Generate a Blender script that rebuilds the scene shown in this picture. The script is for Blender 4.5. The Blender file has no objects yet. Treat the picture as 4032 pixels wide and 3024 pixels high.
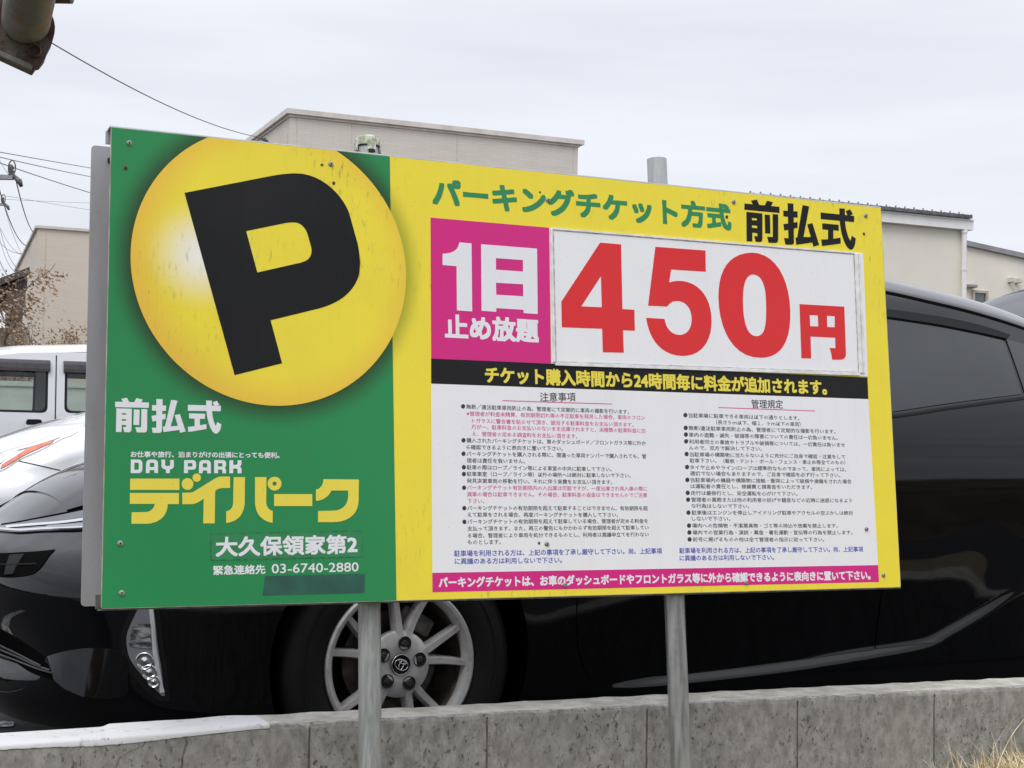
import bpy, bmesh, math, random
import numpy as np
from mathutils import Matrix, Vector
from mathutils.geometry import tessellate_polygon

random.seed(7)
rng = np.random.default_rng(7)
SC = bpy.context.scene
COL = SC.collection
R = math.radians
V3 = lambda *a: np.array(a, float)

# ---------------------------------------------------------------- camera
F_PX, PW, PH = 6000.0, 4032.0, 3024.0          # focal length and size of the photograph in pixels
PITCH, ROLL = math.atan((1775.0 - PH/2) / F_PX), 0.018
CAM = V3(0, 0, 0.86)
FW = V3(0, math.cos(PITCH), math.sin(PITCH))
_u0, _r0 = V3(0, -math.sin(PITCH), math.cos(PITCH)), V3(1, 0, 0)
RT = math.cos(ROLL)*_r0 + math.sin(ROLL)*_u0
UP = -math.sin(ROLL)*_r0 + math.cos(ROLL)*_u0
cam_data = bpy.data.cameras.new('camera')
cam = bpy.data.objects.new('camera', cam_data); COL.objects.link(cam)
cam_data.sensor_width = 36.0
cam_data.lens = F_PX / PW * 36.0
cam_data.clip_start = 0.05
cam_data.clip_end = 3000.0
cam.matrix_world = Matrix(((RT[0], UP[0], -FW[0], CAM[0]), (RT[1], UP[1], -FW[1], CAM[1]),
                           (RT[2], UP[2], -FW[2], CAM[2]), (0, 0, 0, 1)))
SC.camera = cam

# ---------------------------------------------------------------- sky, sun, exposure
SUN_EL, SUN_AZ = 52.0, 200.0                   # high, behind the photographer and a little to the left
world = bpy.data.worlds.new('World'); SC.world = world
world.use_nodes = True
nt = world.node_tree; nt.nodes.clear()
def wn(t, **k):
    n = nt.nodes.new(t)
    for a, b in k.items(): setattr(n, a, b)
    return n
L = nt.links.new
out = wn('ShaderNodeOutputWorld'); bg = wn('ShaderNodeBackground')
sky = wn('ShaderNodeTexSky', sky_type='NISHITA', sun_disc=False)
sky.sun_elevation = R(SUN_EL); sky.sun_rotation = R(SUN_AZ)
sky.air_density = 1.0; sky.dust_density = 2.0
tc = wn('ShaderNodeTexCoord')
mp = wn('ShaderNodeMapping'); mp.inputs['Scale'].default_value = (1.0, 1.0, 7.0); mp.inputs['Rotation'].default_value = (0.0, 0.10, 0.35)
nz = wn('ShaderNodeTexNoise'); nz.inputs['Scale'].default_value = 2.0; nz.inputs['Detail'].default_value = 5; nz.inputs['Roughness'].default_value = .5
L(tc.outputs['Generated'], mp.inputs['Vector']); L(mp.outputs[0], nz.inputs['Vector'])
rc = wn('ShaderNodeValToRGB')
rc.color_ramp.elements[0].position = .34; rc.color_ramp.elements[0].color = (6.55, 6.75, 7.40, 1)
rc.color_ramp.elements[1].position = .66; rc.color_ramp.elements[1].color = (7.95, 8.15, 8.70, 1)
L(nz.outputs['Fac'], rc.inputs['Fac'])
sx = wn('ShaderNodeSeparateXYZ'); L(tc.outputs['Generated'], sx.inputs[0])
mr = wn('ShaderNodeMapRange', interpolation_type='SMOOTHSTEP')   # overcast: the cloud is brightest overhead
mr.inputs['From Min'].default_value = .32; mr.inputs['From Max'].default_value = .95
mr.inputs['To Min'].default_value = 1.0; mr.inputs['To Max'].default_value = 2.1
L(sx.outputs['Z'], mr.inputs['Value'])
ml = wn('ShaderNodeMix', data_type='RGBA', blend_type='MULTIPLY'); ml.inputs['Factor'].default_value = 1
L(rc.outputs[0], ml.inputs['A']); L(mr.outputs[0], ml.inputs['B'])
mx = wn('ShaderNodeMix', data_type='RGBA'); mx.inputs['Factor'].default_value = .94
L(sky.outputs[0], mx.inputs['A']); L(ml.outputs['Result'], mx.inputs['B'])
bg.inputs['Strength'].default_value = 0.121
L(mx.outputs['Result'], bg.inputs['Color']); L(bg.outputs[0], out.inputs[0])

sd = bpy.data.lights.new('sun', 'SUN'); sun = bpy.data.objects.new('sun', sd); COL.objects.link(sun)
sd.energy = 1.05; sd.angle = R(25); sd.color = (1.0, .965, .92)
_s = V3(math.sin(R(SUN_AZ))*math.cos(R(SUN_EL)), math.cos(R(SUN_AZ))*math.cos(R(SUN_EL)), math.sin(R(SUN_EL)))
sun.rotation_euler = Vector(-_s).to_track_quat('-Z', 'Y').to_euler()
sun.location = (0, 0, 30)
SC.view_settings.view_transform = 'Standard'
SC.view_settings.look = 'None'
SC.view_settings.exposure = 0.0
SC.view_settings.gamma = 1.0
SC.view_settings.use_curve_mapping = False
SC.render.engine = 'CYCLES'
SC.cycles.use_denoising = True
SC.cycles.max_bounces = 8
SC.cycles.transparent_max_bounces = 12

# ---------------------------------------------------------------- helpers
def ray(x, y):
    d = FW*F_PX + RT*(x - PW/2) - UP*(y - PH/2)
    return d / d[1]
def at(x, y, D):                                # point at distance D (along the street's depth) seen at a pixel of the photo
    return CAM + ray(x, y) * D
def tag(o, label=None, cat=None, group=None, kind=None):
    if label: o['label'] = label
    if cat: o['category'] = cat
    if group: o['group'] = group
    if kind: o['kind'] = kind
    return o
def empty(name, loc=(0, 0, 0), M=None):
    o = bpy.data.objects.new(name, None); COL.objects.link(o)
    o.empty_display_size = .1
    if M is not None: o.matrix_world = M
    else: o.location = loc
    return o
def mesh_obj(name, verts, faces, mat, parent=None, smooth=False, mats=None, fm=None, M=None, loc=None, auto=None):
    me = bpy.data.meshes.new(name)
    me.from_pydata([tuple(map(float, v)) for v in verts], [], [tuple(f) for f in faces])
    for m in (mats or [mat]): me.materials.append(m)
    if fm is not None: me.polygons.foreach_set('material_index', fm)
    if smooth: me.polygons.foreach_set('use_smooth', [True]*len(me.polygons))
    me.update()
    if auto is not None:
        bm = bmesh.new(); bm.from_mesh(me)
        bmesh.ops.recalc_face_normals(bm, faces=bm.faces)
        for e in bm.edges:
            if len(e.link_faces) == 2 and e.calc_face_angle(0) > R(auto): e.smooth = False
        for f in bm.faces: f.smooth = True
        bm.to_mesh(me); bm.free()
    o = bpy.data.objects.new(name, me); COL.objects.link(o)
    if parent is not None: o.parent = parent
    if M is not None: o.matrix_local = M
    if loc is not None: o.location = loc
    return o
class MB:                                       # collects shapes into one mesh
    def __init__(s): s.v = []; s.f = []; s.m = []
    def add(s, v, f, mi=0):
        k = len(s.v); s.v += [tuple(map(float, p)) for p in v]
        s.f += [tuple(i + k for i in q) for q in f]; s.m += [mi]*len(f); return s
    def box(s, c, sz, mi=0, ax=None):
        X, Y, Z = ax if ax is not None else (V3(1,0,0), V3(0,1,0), V3(0,0,1))
        c = np.array(c, float); h = np.array(sz, float)/2
        v = [c + X*h[0]*i + Y*h[1]*j + Z*h[2]*k for i in (-1,1) for j in (-1,1) for k in (-1,1)]
        return s.add(v, [(0,1,3,2),(4,6,7,5),(0,4,5,1),(2,3,7,6),(0,2,6,4),(1,5,7,3)], mi)
    def bbox(s, c, sz, b, mi=0, ax=None):       # box with bevelled edges
        bm = bmesh.new(); bmesh.ops.create_cube(bm, size=1.0)
        for q in bm.verts: q.co = Vector((q.co.x*sz[0], q.co.y*sz[1], q.co.z*sz[2]))
        bmesh.ops.bevel(bm, geom=bm.edges[:], offset=b, segments=2, affect='EDGES', profile=.5)
        X, Y, Z = ax if ax is not None else (V3(1,0,0), V3(0,1,0), V3(0,0,1)); c = np.array(c, float)
        bm.verts.index_update()
        v = [c + X*q.co.x + Y*q.co.y + Z*q.co.z for q in bm.verts]
        f = [tuple(q.index for q in p.verts) for p in bm.faces]
        bm.free(); return s.add(v, f, mi)
    def tube(s, pts, r, n=12, mi=0, cap=True):
        pts = [np.array(p, float) for p in pts]
        rr = r if hasattr(r, '__len__') else [r]*len(pts)
        v = []; f = []; prev = None
        for i, p in enumerate(pts):
            d = pts[min(i+1, len(pts)-1)] - pts[max(i-1, 0)]; d /= np.linalg.norm(d)
            if prev is None:
                a = np.cross(d, V3(0,0,1));
                if np.linalg.norm(a) < 1e-3: a = np.cross(d, V3(1,0,0))
            else: a = prev - d*np.dot(prev, d)
            a /= np.linalg.norm(a); b = np.cross(d, a); prev = a
            for k in range(n):
                t = 2*math.pi*k/n; v.append(p + (a*math.cos(t) + b*math.sin(t))*rr[i])
        for i in range(len(pts)-1):
            for k in range(n):
                f.append((i*n+k, i*n+(k+1)%n, (i+1)*n+(k+1)%n, (i+1)*n+k))
        if cap: f.append(tuple(range(n))[::-1]); f.append(tuple((len(pts)-1)*n+k for k in range(n)))
        return s.add(v, f, mi)
    def lathe(s, prof, c, axis, n=32, mi=0, xdir=None, close=False):   # profile of (radius, height along axis)
        A = np.array(axis, float); A /= np.linalg.norm(A); c = np.array(c, float)
        X = np.cross(A, V3(0,0,1)) if xdir is None else np.array(xdir, float)
        if np.linalg.norm(X) < 1e-3: X = V3(1,0,0)
        X /= np.linalg.norm(X); Y = np.cross(A, X); v = []; f = []
        for r_, h in prof:
            for k in range(n):
                t = 2*math.pi*k/n; v.append(c + A*h + (X*math.cos(t) + Y*math.sin(t))*r_)
        m = len(prof)
        for i in range(m - (0 if close else 1)):
            j = (i+1) % m
            for k in range(n): f.append((i*n+k, i*n+(k+1)%n, j*n+(k+1)%n, j*n+k))
        return s.add(v, f, mi)
    def grid(s, P, mi=0, flip=False):           # P: array rows x cols x 3
        a, b = P.shape[:2]; v = P.reshape(-1, 3); f = []
        for i in range(a-1):
            for j in range(b-1):
                q = (i*b+j, i*b+j+1, (i+1)*b+j+1, (i+1)*b+j)
                f.append(q[::-1] if flip else q)
        return s.add(v, f, mi)
    def prism(s, poly, o, ax, h, mi=0):         # polygon (2D loops) in plane (o; ax0, ax1), raised by h along ax2
        loops = poly if hasattr(poly[0][0], '__len__') else [poly]
        tri = tessellate_polygon([[Vector((p[0], p[1], 0)) for p in l] for l in loops])
        fl = [p for l in loops for p in l]; n = len(fl)
        lo = [o + ax[0]*p[0] + ax[1]*p[1] for p in fl]; hi = [q + ax[2]*h for q in lo]
        f = [tuple(t) for t in tri] + [tuple(i+n for i in t)[::-1] for t in tri]; k = 0
        for l in loops:
            m = len(l)
            for i in range(m): f.append((k+i, k+(i+1)%m, k+(i+1)%m+n, k+i+n))
            k += m
        return s.add(lo + hi, f, mi)
    def build(s, name, mat, parent=None, smooth=False, auto=None, M=None, loc=None):
        mats = mat if isinstance(mat, (list, tuple)) else [mat]
        return mesh_obj(name, s.v, s.f, None, parent, smooth, mats, s.m, M, loc, auto)

# ---------------------------------------------------------------- materials
def rgb(r, g, b):                               # sRGB 0-255 to linear
    f = lambda c: c/12.92 if c <= .04045 else ((c+.055)/1.055)**2.4
    return (f(r/255), f(g/255), f(b/255))
class Mat:
    def __init__(s, name, col=(.5,.5,.5), rough=.5, metal=0.0, spec=.5, coat=0.0, ior=None):
        s.m = bpy.data.materials.new(name); s.m.use_nodes = True; s.t = s.m.node_tree
        s.p = s.t.nodes['Principled BSDF']; s.L = s.t.links.new
        s.p.inputs['Base Color'].default_value = (*col, 1); s.p.inputs['Roughness'].default_value = rough
        s.p.inputs['Metallic'].default_value = metal; s.p.inputs['Specular IOR Level'].default_value = spec
        s.p.inputs['Coat Weight'].default_value = coat; s.p.inputs['Coat Roughness'].default_value = .03
        if ior: s.p.inputs['IOR'].default_value = ior
        s.c = None
    def n(s, t, **k):
        q = s.t.nodes.new(t)
        for a, b in k.items(): setattr(q, a, b)
        return q
    def coord(s, scale=(1,1,1), kind='Object', rot=(0,0,0), loc=(0,0,0)):
        tcn = s.n('ShaderNodeTexCoord'); m_ = s.n('ShaderNodeMapping')
        m_.inputs['Scale'].default_value = scale; m_.inputs['Rotation'].default_value = rot; m_.inputs['Location'].default_value = loc
        s.L(tcn.outputs[kind], m_.inputs['Vector']); return m_.outputs[0]
    def noise(s, vec, scale=5, detail=4, rough=.55):
        q = s.n('ShaderNodeTexNoise'); q.inputs['Scale'].default_value = scale
        q.inputs['Detail'].default_value = detail; q.inputs['Roughness'].default_value = rough
        s.L(vec, q.inputs['Vector']); return q.outputs['Fac']
    def ramp(s, fac, lo, hi, a=0.0, b=1.0):
        q = s.n('ShaderNodeMapRange', interpolation_type='SMOOTHSTEP')
        q.inputs['From Min'].default_value = lo; q.inputs['From Max'].default_value = hi
        q.inputs['To Min'].default_value = a; q.inputs['To Max'].default_value = b
        s.L(fac, q.inputs['Value']); return q.outputs[0]
    def math(s, op, a, b=None):
        q = s.n('ShaderNodeMath', operation=op)
        for i, x in enumerate((a, b)):
            if x is None: continue
            if isinstance(x, (int, float)): q.inputs[i].default_value = x
            else: s.L(x, q.inputs[i])
        return q.outputs[0]
    def mix(s, fac, a, b):
        q = s.n('ShaderNodeMix', data_type='RGBA')
        for nm, x in (('Factor', fac), ('A', a), ('B', b)):
            if isinstance(x, (int, float)): q.inputs[nm].default_value = x
            elif isinstance(x, tuple): q.inputs[nm].default_value = (*x[:3], 1)
            else: s.L(x, q.inputs[nm])
        return q.outputs['Result']
    def col(s, x):
        s.c = x; s.L(x, s.p.inputs['Base Color']); return s
    def rough(s, x): s.L(x, s.p.inputs['Roughness']); return s
    def bump(s, h, strength=.3, dist=.01):
        q = s.n('ShaderNodeBump'); q.inputs['Strength'].default_value = strength; q.inputs['Distance'].default_value = dist
        s.L(h, q.inputs['Height']); s.L(q.outputs[0], s.p.inputs['Normal']); return s
def varied(name, col, rough=.5, amt=.25, scale=6, stretch=(1,1,1), metal=0.0, bump=0.0, spec=.5, kind='Object', detail=5, bd=.005):
    m = Mat(name, col, rough, metal, spec)
    n_ = m.noise(m.coord(stretch, kind), scale, detail)
    lo = tuple(c*(1-amt) for c in col); hi = tuple(min(1, c*(1+amt)) for c in col)
    m.col(m.mix(m.ramp(n_, .3, .7), lo, hi))
    if bump: m.bump(n_, bump, bd)
    return m.m
# ---------------------------------------------------------------- parking sign
def _hom(src, dst):
    A = []
    for (x, y), (u, v) in zip(src, dst):
        A.append([x,y,1,0,0,0,-u*x,-u*y,-u]); A.append([0,0,0,x,y,1,-v*x,-v*y,-v])
    return np.linalg.svd(np.array(A))[2][-1].reshape(3, 3)
SIGN_PX = [(437.6,499),(3468.7,817),(3547,2313),(398,2398)]      # TL TR BR BL
_H = _hom([(0,1),(1,1),(1,0),(0,0)], np.array(SIGN_PX) - np.array([PW/2, PH/2]))
_G = np.diag([1/F_PX, 1/F_PX, 1]) @ _H
if _G[2,2] < 0: _G = -_G
_M = np.stack([RT, -UP, FW], 1)
_a, _b, _o = _M@_G[:,0], _M@_G[:,1], _M@_G[:,2]
_k = 1.82/np.linalg.norm(_a); _a, _b, _o = _a*_k, _b*_k, _o*_k
SO = _o + CAM                                  # bottom left corner of the sign face
SU = _a/np.linalg.norm(_a)
SN = np.cross(_a, _b); SN /= np.linalg.norm(SN)  # towards the street
SV = np.cross(SN, SU)
SIGN_M = Matrix(((SU[0],SV[0],SN[0],SO[0]),(SU[1],SV[1],SN[1],SO[1]),(SU[2],SV[2],SN[2],SO[2]),(0,0,0,1)))
CROPS = dict(A=(480,500,1.455), B=(460,1750,2.212), C=(1680,900,3.0167), D=(2180,900,1.70154), E=(1660,1500,2.212),
             F=(2560,1500,2.212), G=(380,1500,1.8033), H=(1500,550,1.58), I=(2400,650,1.8433), J=(900,2200,1.3825),
             K=(2400,2200,1.3554), M=(1680,1380,2.765), N=(2680,1380,2.765), O=(1680,2200,3.6867), Q=(2960,2200,3.6867),
             S=(0,0,1.0), T=(0,0,2212/4032), X=(300,480,5.53), Y=(1350,480,6.32), Z=(2900,770,2.54), W=(440,1550,2.761))
def plane_uv(c, x, y, w=0.0):                   # measured point of the photo -> metres on the sign's plane (w in front of it)
    ox, oy, s = CROPS[c]; r = ray(ox + x/s, oy + y/s)
    t = np.dot(SO + SN*w - CAM, SN)/np.dot(r, SN)
    q = CAM + r*t - SO
    return float(q@SU), float(q@SV)
def svg(c, d):                                  # small path language in measured coordinates -> loop in metres
    tk = d.replace(',', ' ').split(); i = 0; pts = []; cur = None
    num = lambda: (float(tk[i]), float(tk[i+1]))
    while i < len(tk):
        if tk[i] in 'ML': cmd = tk[i]; i += 1; cur = num(); i += 2; pts.append(cur)
        elif tk[i] == 'C':
            i += 1; P = []
            for _ in range(3): P.append(num()); i += 2
            for k in range(1, 11):
                t = k/10; m = 1-t
                pts.append(tuple(m**3*cur[j] + 3*m*m*t*P[0][j] + 3*m*t*t*P[1][j] + t**3*P[2][j] for j in (0,1)))
            cur = P[2]
        else: i += 1
    if math.dist(pts[0], pts[-1]) < .5: pts.pop()
    return [plane_uv(c, *p) for p in pts]

sign = empty('parking_sign', M=SIGN_M)
tag(sign, 'large green and yellow parking sign with a black P and a red 450', 'sign')
def print_mat(name, col, rough=.42, dirt=.10, streak=.0, extra=None):
    m = Mat(name, col, rough, 0, .22)
    n1 = m.noise(m.coord((1,1,1)), 9, 4); n2 = m.noise(m.coord((1,1,1)), 190, 2)
    c = m.mix(m.ramp(n1, .3, .75, 0, dirt), col, tuple(x*.55 + .04 for x in col))
    if extra: c = extra(m, c)
    spots = m.ramp(n2, .70, .76, 0, .30)
    c = m.mix(spots, c, (.09,.08,.06))
    run = m.noise(m.coord((60, 3.5, 1), loc=(1.3,.2,0)), 1.0, 3, .55); fade = m.noise(m.coord((1,1,1), loc=(.4,2.2,0)), 1.7, 2)
    c = m.mix(m.ramp(run, .52, .78, 0, .11), c, tuple(x*.62 + .03 for x in col)); c = m.mix(m.ramp(fade, .35, .7, 0, .10), c, tuple(min(1, x*.9 + .07) for x in col))
    if streak:
        st = m.noise(m.coord((120, 26, 1)), 1.0, 4, .7); big = m.noise(m.coord((1,1,1), loc=(3.1,.4,0)), 3.2, 2)
        c = m.mix(m.math('MULTIPLY', m.ramp(st, .54, .72), m.ramp(big, .49, .68, 0, streak)), c, (.22,.19,.08))
    m.col(c); m.rough(m.ramp(n1, .3, .7, rough-.06, rough+.10))
    return m.m
# disc outline: fit of a circle to measured rim points
_p = np.array([plane_uv('A', *q) for q in ((52,740),(1636,840),(890,1596),(510,62),(1240,141),(150,1160),(1450,1330))])
_s3 = np.linalg.lstsq(np.c_[2*_p, np.ones(len(_p))], (_p**2).sum(1), rcond=None)[0]
DC = (_s3[0], _s3[1]); DR = math.sqrt(_s3[2] + _s3[0]**2 + _s3[1]**2)
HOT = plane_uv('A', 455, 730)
def dist_to(m, c):
    tcn = m.n('ShaderNodeTexCoord'); sp = m.n('ShaderNodeSeparateXYZ'); m.L(tcn.outputs['Object'], sp.inputs[0])
    dx = m.math('SUBTRACT', sp.outputs['X'], c[0]); dy = m.math('SUBTRACT', sp.outputs['Y'], c[1])
    return m.math('SQRT', m.math('ADD', m.math('MULTIPLY', dx, dx), m.math('MULTIPLY', dy, dy)))
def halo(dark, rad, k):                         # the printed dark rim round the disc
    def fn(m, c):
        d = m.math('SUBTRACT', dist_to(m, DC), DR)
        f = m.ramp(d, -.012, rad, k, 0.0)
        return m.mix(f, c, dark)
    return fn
GREEN = (.024,.262,.085); YELLOW = (.90,.745,.055); MAG = (.68,.024,.23); BLACK = (.006,.0063,.0075); WHITE = (.85,.855,.87); RED = (.74,.030,.034)
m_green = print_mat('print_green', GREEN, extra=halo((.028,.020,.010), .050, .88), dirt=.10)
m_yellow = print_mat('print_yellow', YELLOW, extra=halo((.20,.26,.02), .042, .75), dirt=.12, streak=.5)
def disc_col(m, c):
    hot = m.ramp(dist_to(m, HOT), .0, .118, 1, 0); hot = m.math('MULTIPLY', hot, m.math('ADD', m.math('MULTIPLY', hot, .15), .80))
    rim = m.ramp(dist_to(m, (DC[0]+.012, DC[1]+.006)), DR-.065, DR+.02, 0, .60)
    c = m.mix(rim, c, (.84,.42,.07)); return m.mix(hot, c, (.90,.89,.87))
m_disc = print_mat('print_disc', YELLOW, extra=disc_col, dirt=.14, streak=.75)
m_mag = print_mat('print_magenta', MAG, dirt=.10, streak=.25); m_black = print_mat('print_black', BLACK, rough=.42, dirt=.05)
m_white = print_mat('print_white', WHITE, dirt=.06, streak=.10); m_red = print_mat('print_red', RED, dirt=.08)
m_blue = print_mat('print_blue', (.10,.12,.45), dirt=0); m_ink = print_mat('print_ink', (.045,.047,.052), dirt=0); m_inkmag = print_mat('print_pink', (.62,.09,.27), dirt=0)
m_edge = varied('sign_edge', (.40,.38,.33), .6, .3, 20); m_alu = varied('aluminium', (.60,.61,.62), .42, .12, 14, metal=.85)
m_white_text = print_mat('print_white_letters', (.82,.83,.86), dirt=.03); m_yel_text = print_mat('print_yellow_letters', (.86,.72,.085), dirt=.05)
m_green_text = print_mat('print_green_letters', (.035,.26,.10), dirt=.05)
m_tape = varied('dark_green_tape', (.022,.105,.075), .28, .18, 22, spec=.6)
m_rail = varied('worn_white_rail', (.76,.76,.76), .45, .14, 35)
m_frame_line = varied('dirty_seam', (.46,.45,.42), .7, .4, 60)
m_screw = varied('screw_steel', (.34,.34,.32), .5, .5, 300, metal=.3); m_dark = Mat('dark_hole', (.012,.011,.010), .8).m; m_rust = varied('rust_spot', (.16,.075,.03), .85, .4, 200)

def sheet(name, loops, mat, w, t=.0004, parent=sign):
    b = MB(); b.prism(loops, V3(0,0,w), (V3(1,0,0), V3(0,1,0), V3(0,0,1)), t)
    return b.build(name, mat, parent)
cTL, cTR, cBR, cBL = [plane_uv('S', *q) for q in SIGN_PX]
def edge_v(u, lo=True):
    p, q = (cBL, cBR) if lo else (cTL, cTR)
    return p[1] + (q[1]-p[1])*(u-p[0])/(q[0]-p[0])
UB = .5*(plane_uv('A',1546,300)[0] + plane_uv('A',1547,1600)[0])
def rounded(poly, r, n=5):
    out_ = []
    for i, p in enumerate(poly):
        a, b = np.array(poly[i-1]), np.array(poly[(i+1) % len(poly)]); p = np.array(p)
        da, db = (a-p)/np.linalg.norm(a-p), (b-p)/np.linalg.norm(b-p)
        for k in range(n+1):
            t = k/n; out_.append(tuple((1-t)**2*(p+da*r) + 2*t*(1-t)*p + t*t*(p+db*r)))
    return out_
_b = MB(); _b.prism(rounded([cBL, cBR, cTR, cTL], .005), V3(0,0,-.004), (V3(1,0,0), V3(0,1,0), V3(0,0,1)), .004)
_b.build('board', m_edge, sign)
# folded channels behind the sheet
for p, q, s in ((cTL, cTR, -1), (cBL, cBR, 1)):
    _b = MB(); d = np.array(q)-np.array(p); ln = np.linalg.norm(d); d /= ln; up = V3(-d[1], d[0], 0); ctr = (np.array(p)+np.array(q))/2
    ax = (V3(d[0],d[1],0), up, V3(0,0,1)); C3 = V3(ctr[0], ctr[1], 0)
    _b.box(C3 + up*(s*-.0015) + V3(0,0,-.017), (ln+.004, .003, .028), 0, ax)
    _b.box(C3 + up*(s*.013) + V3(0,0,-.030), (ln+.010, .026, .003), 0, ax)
    _b.build('folded_edge', m_alu if s < 0 else varied('shadow_edge', (.10,.095,.085), .7, .4, 40), sign)  # bottom fold coloured dark to stand for the shadow line under the board
i_ = .0012
green_poly = [(cBL[0]+i_, cBL[1]+i_), (UB, edge_v(UB)+i_), (UB, edge_v(UB, False)-i_), (cTL[0]+i_, cTL[1]-i_)]
yel_poly = [(UB, edge_v(UB)+i_), (cBR[0]-i_, cBR[1]+i_), (cTR[0]-i_, cTR[1]-i_), (UB, edge_v(UB, False)-i_)]
sheet('green_field', green_poly, m_green, 0.0); sheet('yellow_field', yel_poly, m_yellow, 0.0)
dp = [(DC[0]+DR*math.cos(t), DC[1]+DR*math.sin(t)) for t in np.linspace(0, 2*math.pi, 160, endpoint=False)]
dp2 = []
for i, p in enumerate(dp):                      # the sheet's top edge cuts the disc
    q = dp[(i+1) % len(dp)]; ip = p[1] < edge_v(p[0], False)-i_; iq = q[1] < edge_v(q[0], False)-i_
    if ip: dp2.append(p)
    if ip != iq:
        t = .5; lo, hi = 0., 1.
        for _ in range(30):
            t = (lo+hi)/2; m_ = (p[0]+(q[0]-p[0])*t, p[1]+(q[1]-p[1])*t)
            if (m_[1] < edge_v(m_[0], False)-i_) == ip: lo = t
            else: hi = t
        dp2.append(m_)
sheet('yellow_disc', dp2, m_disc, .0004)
sheet('letter_p', [svg('A', 'M 358 378 L 860 280 C 930 268 990 262 1040 270 C 1160 290 1260 390 1300 490 L 1350 670 C 1362 730 1370 800 1355 855 C 1335 920 1280 980 1210 1010 C 1180 1025 1150 1035 1120 1042 L 851 1108 L 917 1354 L 645 1422 Z'),
                   svg('A', 'M 711 597 L 930 552 C 960 546 985 545 1005 550 C 1035 558 1055 590 1063 615 L 1083 685 C 1092 720 1080 755 1050 768 C 1035 776 1015 780 1000 783 L 775 834 Z')], m_black, .0008)

# lettering ------------------------------------------------------
def glyphs(s, res=3):
    c = bpy.data.curves.new('lettering', 'FONT'); c.body = s; c.size = 1; c.fill_mode = 'FRONT'; c.resolution_u = res
    o = bpy.data.objects.new('lettering', c); COL.objects.link(o)
    me = bpy.data.meshes.new_from_object(o.evaluated_get(bpy.context.evaluated_depsgraph_get()))
    v = np.array([q.co[:2] for q in me.vertices]); f = [tuple(p.vertices) for p in me.polygons]
    bpy.data.objects.remove(o); bpy.data.curves.remove(c); bpy.data.meshes.remove(me)
    return v, f
def letter(b, s, c0, tl, bl, c1, tr, br, bold=0.0, w=.0006, mi=0, res=3):
    """Text set into the quad measured on the photo (top/bottom at its left end, top/bottom at its right end)."""
    P = [plane_uv(c0, *tl), plane_uv(c0, *bl), plane_uv(c1, *tr), plane_uv(c1, *br)]
    u0, u1 = (P[0][0]+P[1][0])/2, (P[2][0]+P[3][0])/2; v0, v1 = (P[1][1]+P[3][1])/2, (P[0][1]+P[2][1])/2
    tilt = ((P[3][1]-P[1][1]) + (P[2][1]-P[0][1]))/2/(u1-u0)
    v, f = glyphs(s, res); lo, hi = v.min(0), v.max(0); bo = bold*(v1-v0)
    q = np.empty_like(v); q[:,0] = u0+bo + (v[:,0]-lo[0])/(hi[0]-lo[0])*(u1-u0-2*bo)
    q[:,1] = v0+bo + (v[:,1]-lo[1])/(hi[1]-lo[1])*(v1-v0-2*bo) + (q[:,0]-(u0+u1)/2)*tilt
    offs = [(0,0)] if not bo else [(0,0)] + [(bo*i, bo*j) for i in (-1,0,1) for j in (-1,0,1) if i or j]
    for i, (dx, dy) in enumerate(offs):
        b.add(np.c_[q[:,0]+dx, q[:,1]+dy, np.full(len(q), w + i*1.2e-5)], f, mi)
def text_part(name, mat, *args, **k):
    b = MB(); letter(b, *args, **k); return b.build(name, mat, sign)

text_part('heading_text', m_green_text, 'パーキングチケット方式', 'H', (318,240), (318,408), 'H', (2178,395), (2178,574), bold=.040)
text_part('slogan_text', m_white_text, 'お仕事や旅行、泊まりがけの出張にとっても便利。', 'B', (120,58), (120,112), 'B', (1415,68), (1415,120), bold=.028)
sheet('name_label', [plane_uv('G', *q) for q in ((812,1272),(1884,1248),(1880,1065),(812,1087))], varied('green_label', (.024,.240,.080), .3, .1, 30, spec=.6), .0004)
_b = MB()
for p, q in (((812,1272),(1884,1248)), ((812,1087),(1880,1065)), ((812,1272),(812,1087)), ((1884,1248),(1880,1065))):
    a_, e_ = np.array(plane_uv('G',*p)), np.array(plane_uv('G',*q)); d = (e_-a_)/np.linalg.norm(e_-a_); n_ = np.array([-d[1], d[0]])*.0010
    _b.add([(*(a_+n_),.00095),(*(a_-n_),.00095),(*(e_-n_),.00095),(*(e_+n_),.00095)], [(0,1,2,3)])
_b.build('label_edge', varied('label_edge', (.022,.195,.07), .6, .4, 90), sign)
text_part('site_name_text', m_white_text, '大久保領家第2', 'G', (845,1106), (845,1250), 'G', (1852,1090), (1852,1226), bold=.032, w=.001)
text_part('contact_text', m_white_text, '緊急連絡先', 'G', (828,1310), (828,1380), 'G', (1198,1304), (1198,1370), bold=.026)
text_part('phone_number_text', m_white_text, '03-6740-2880', 'G', (1243,1299), (1243,1368), 'G', (1860,1288), (1860,1352), bold=.012)
sheet('tape_strip', [plane_uv('G', *q) for q in ((1178,1523),(1902,1505),(1905,1368),(1197,1385))], m_tape, .0004, .0004)

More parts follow.
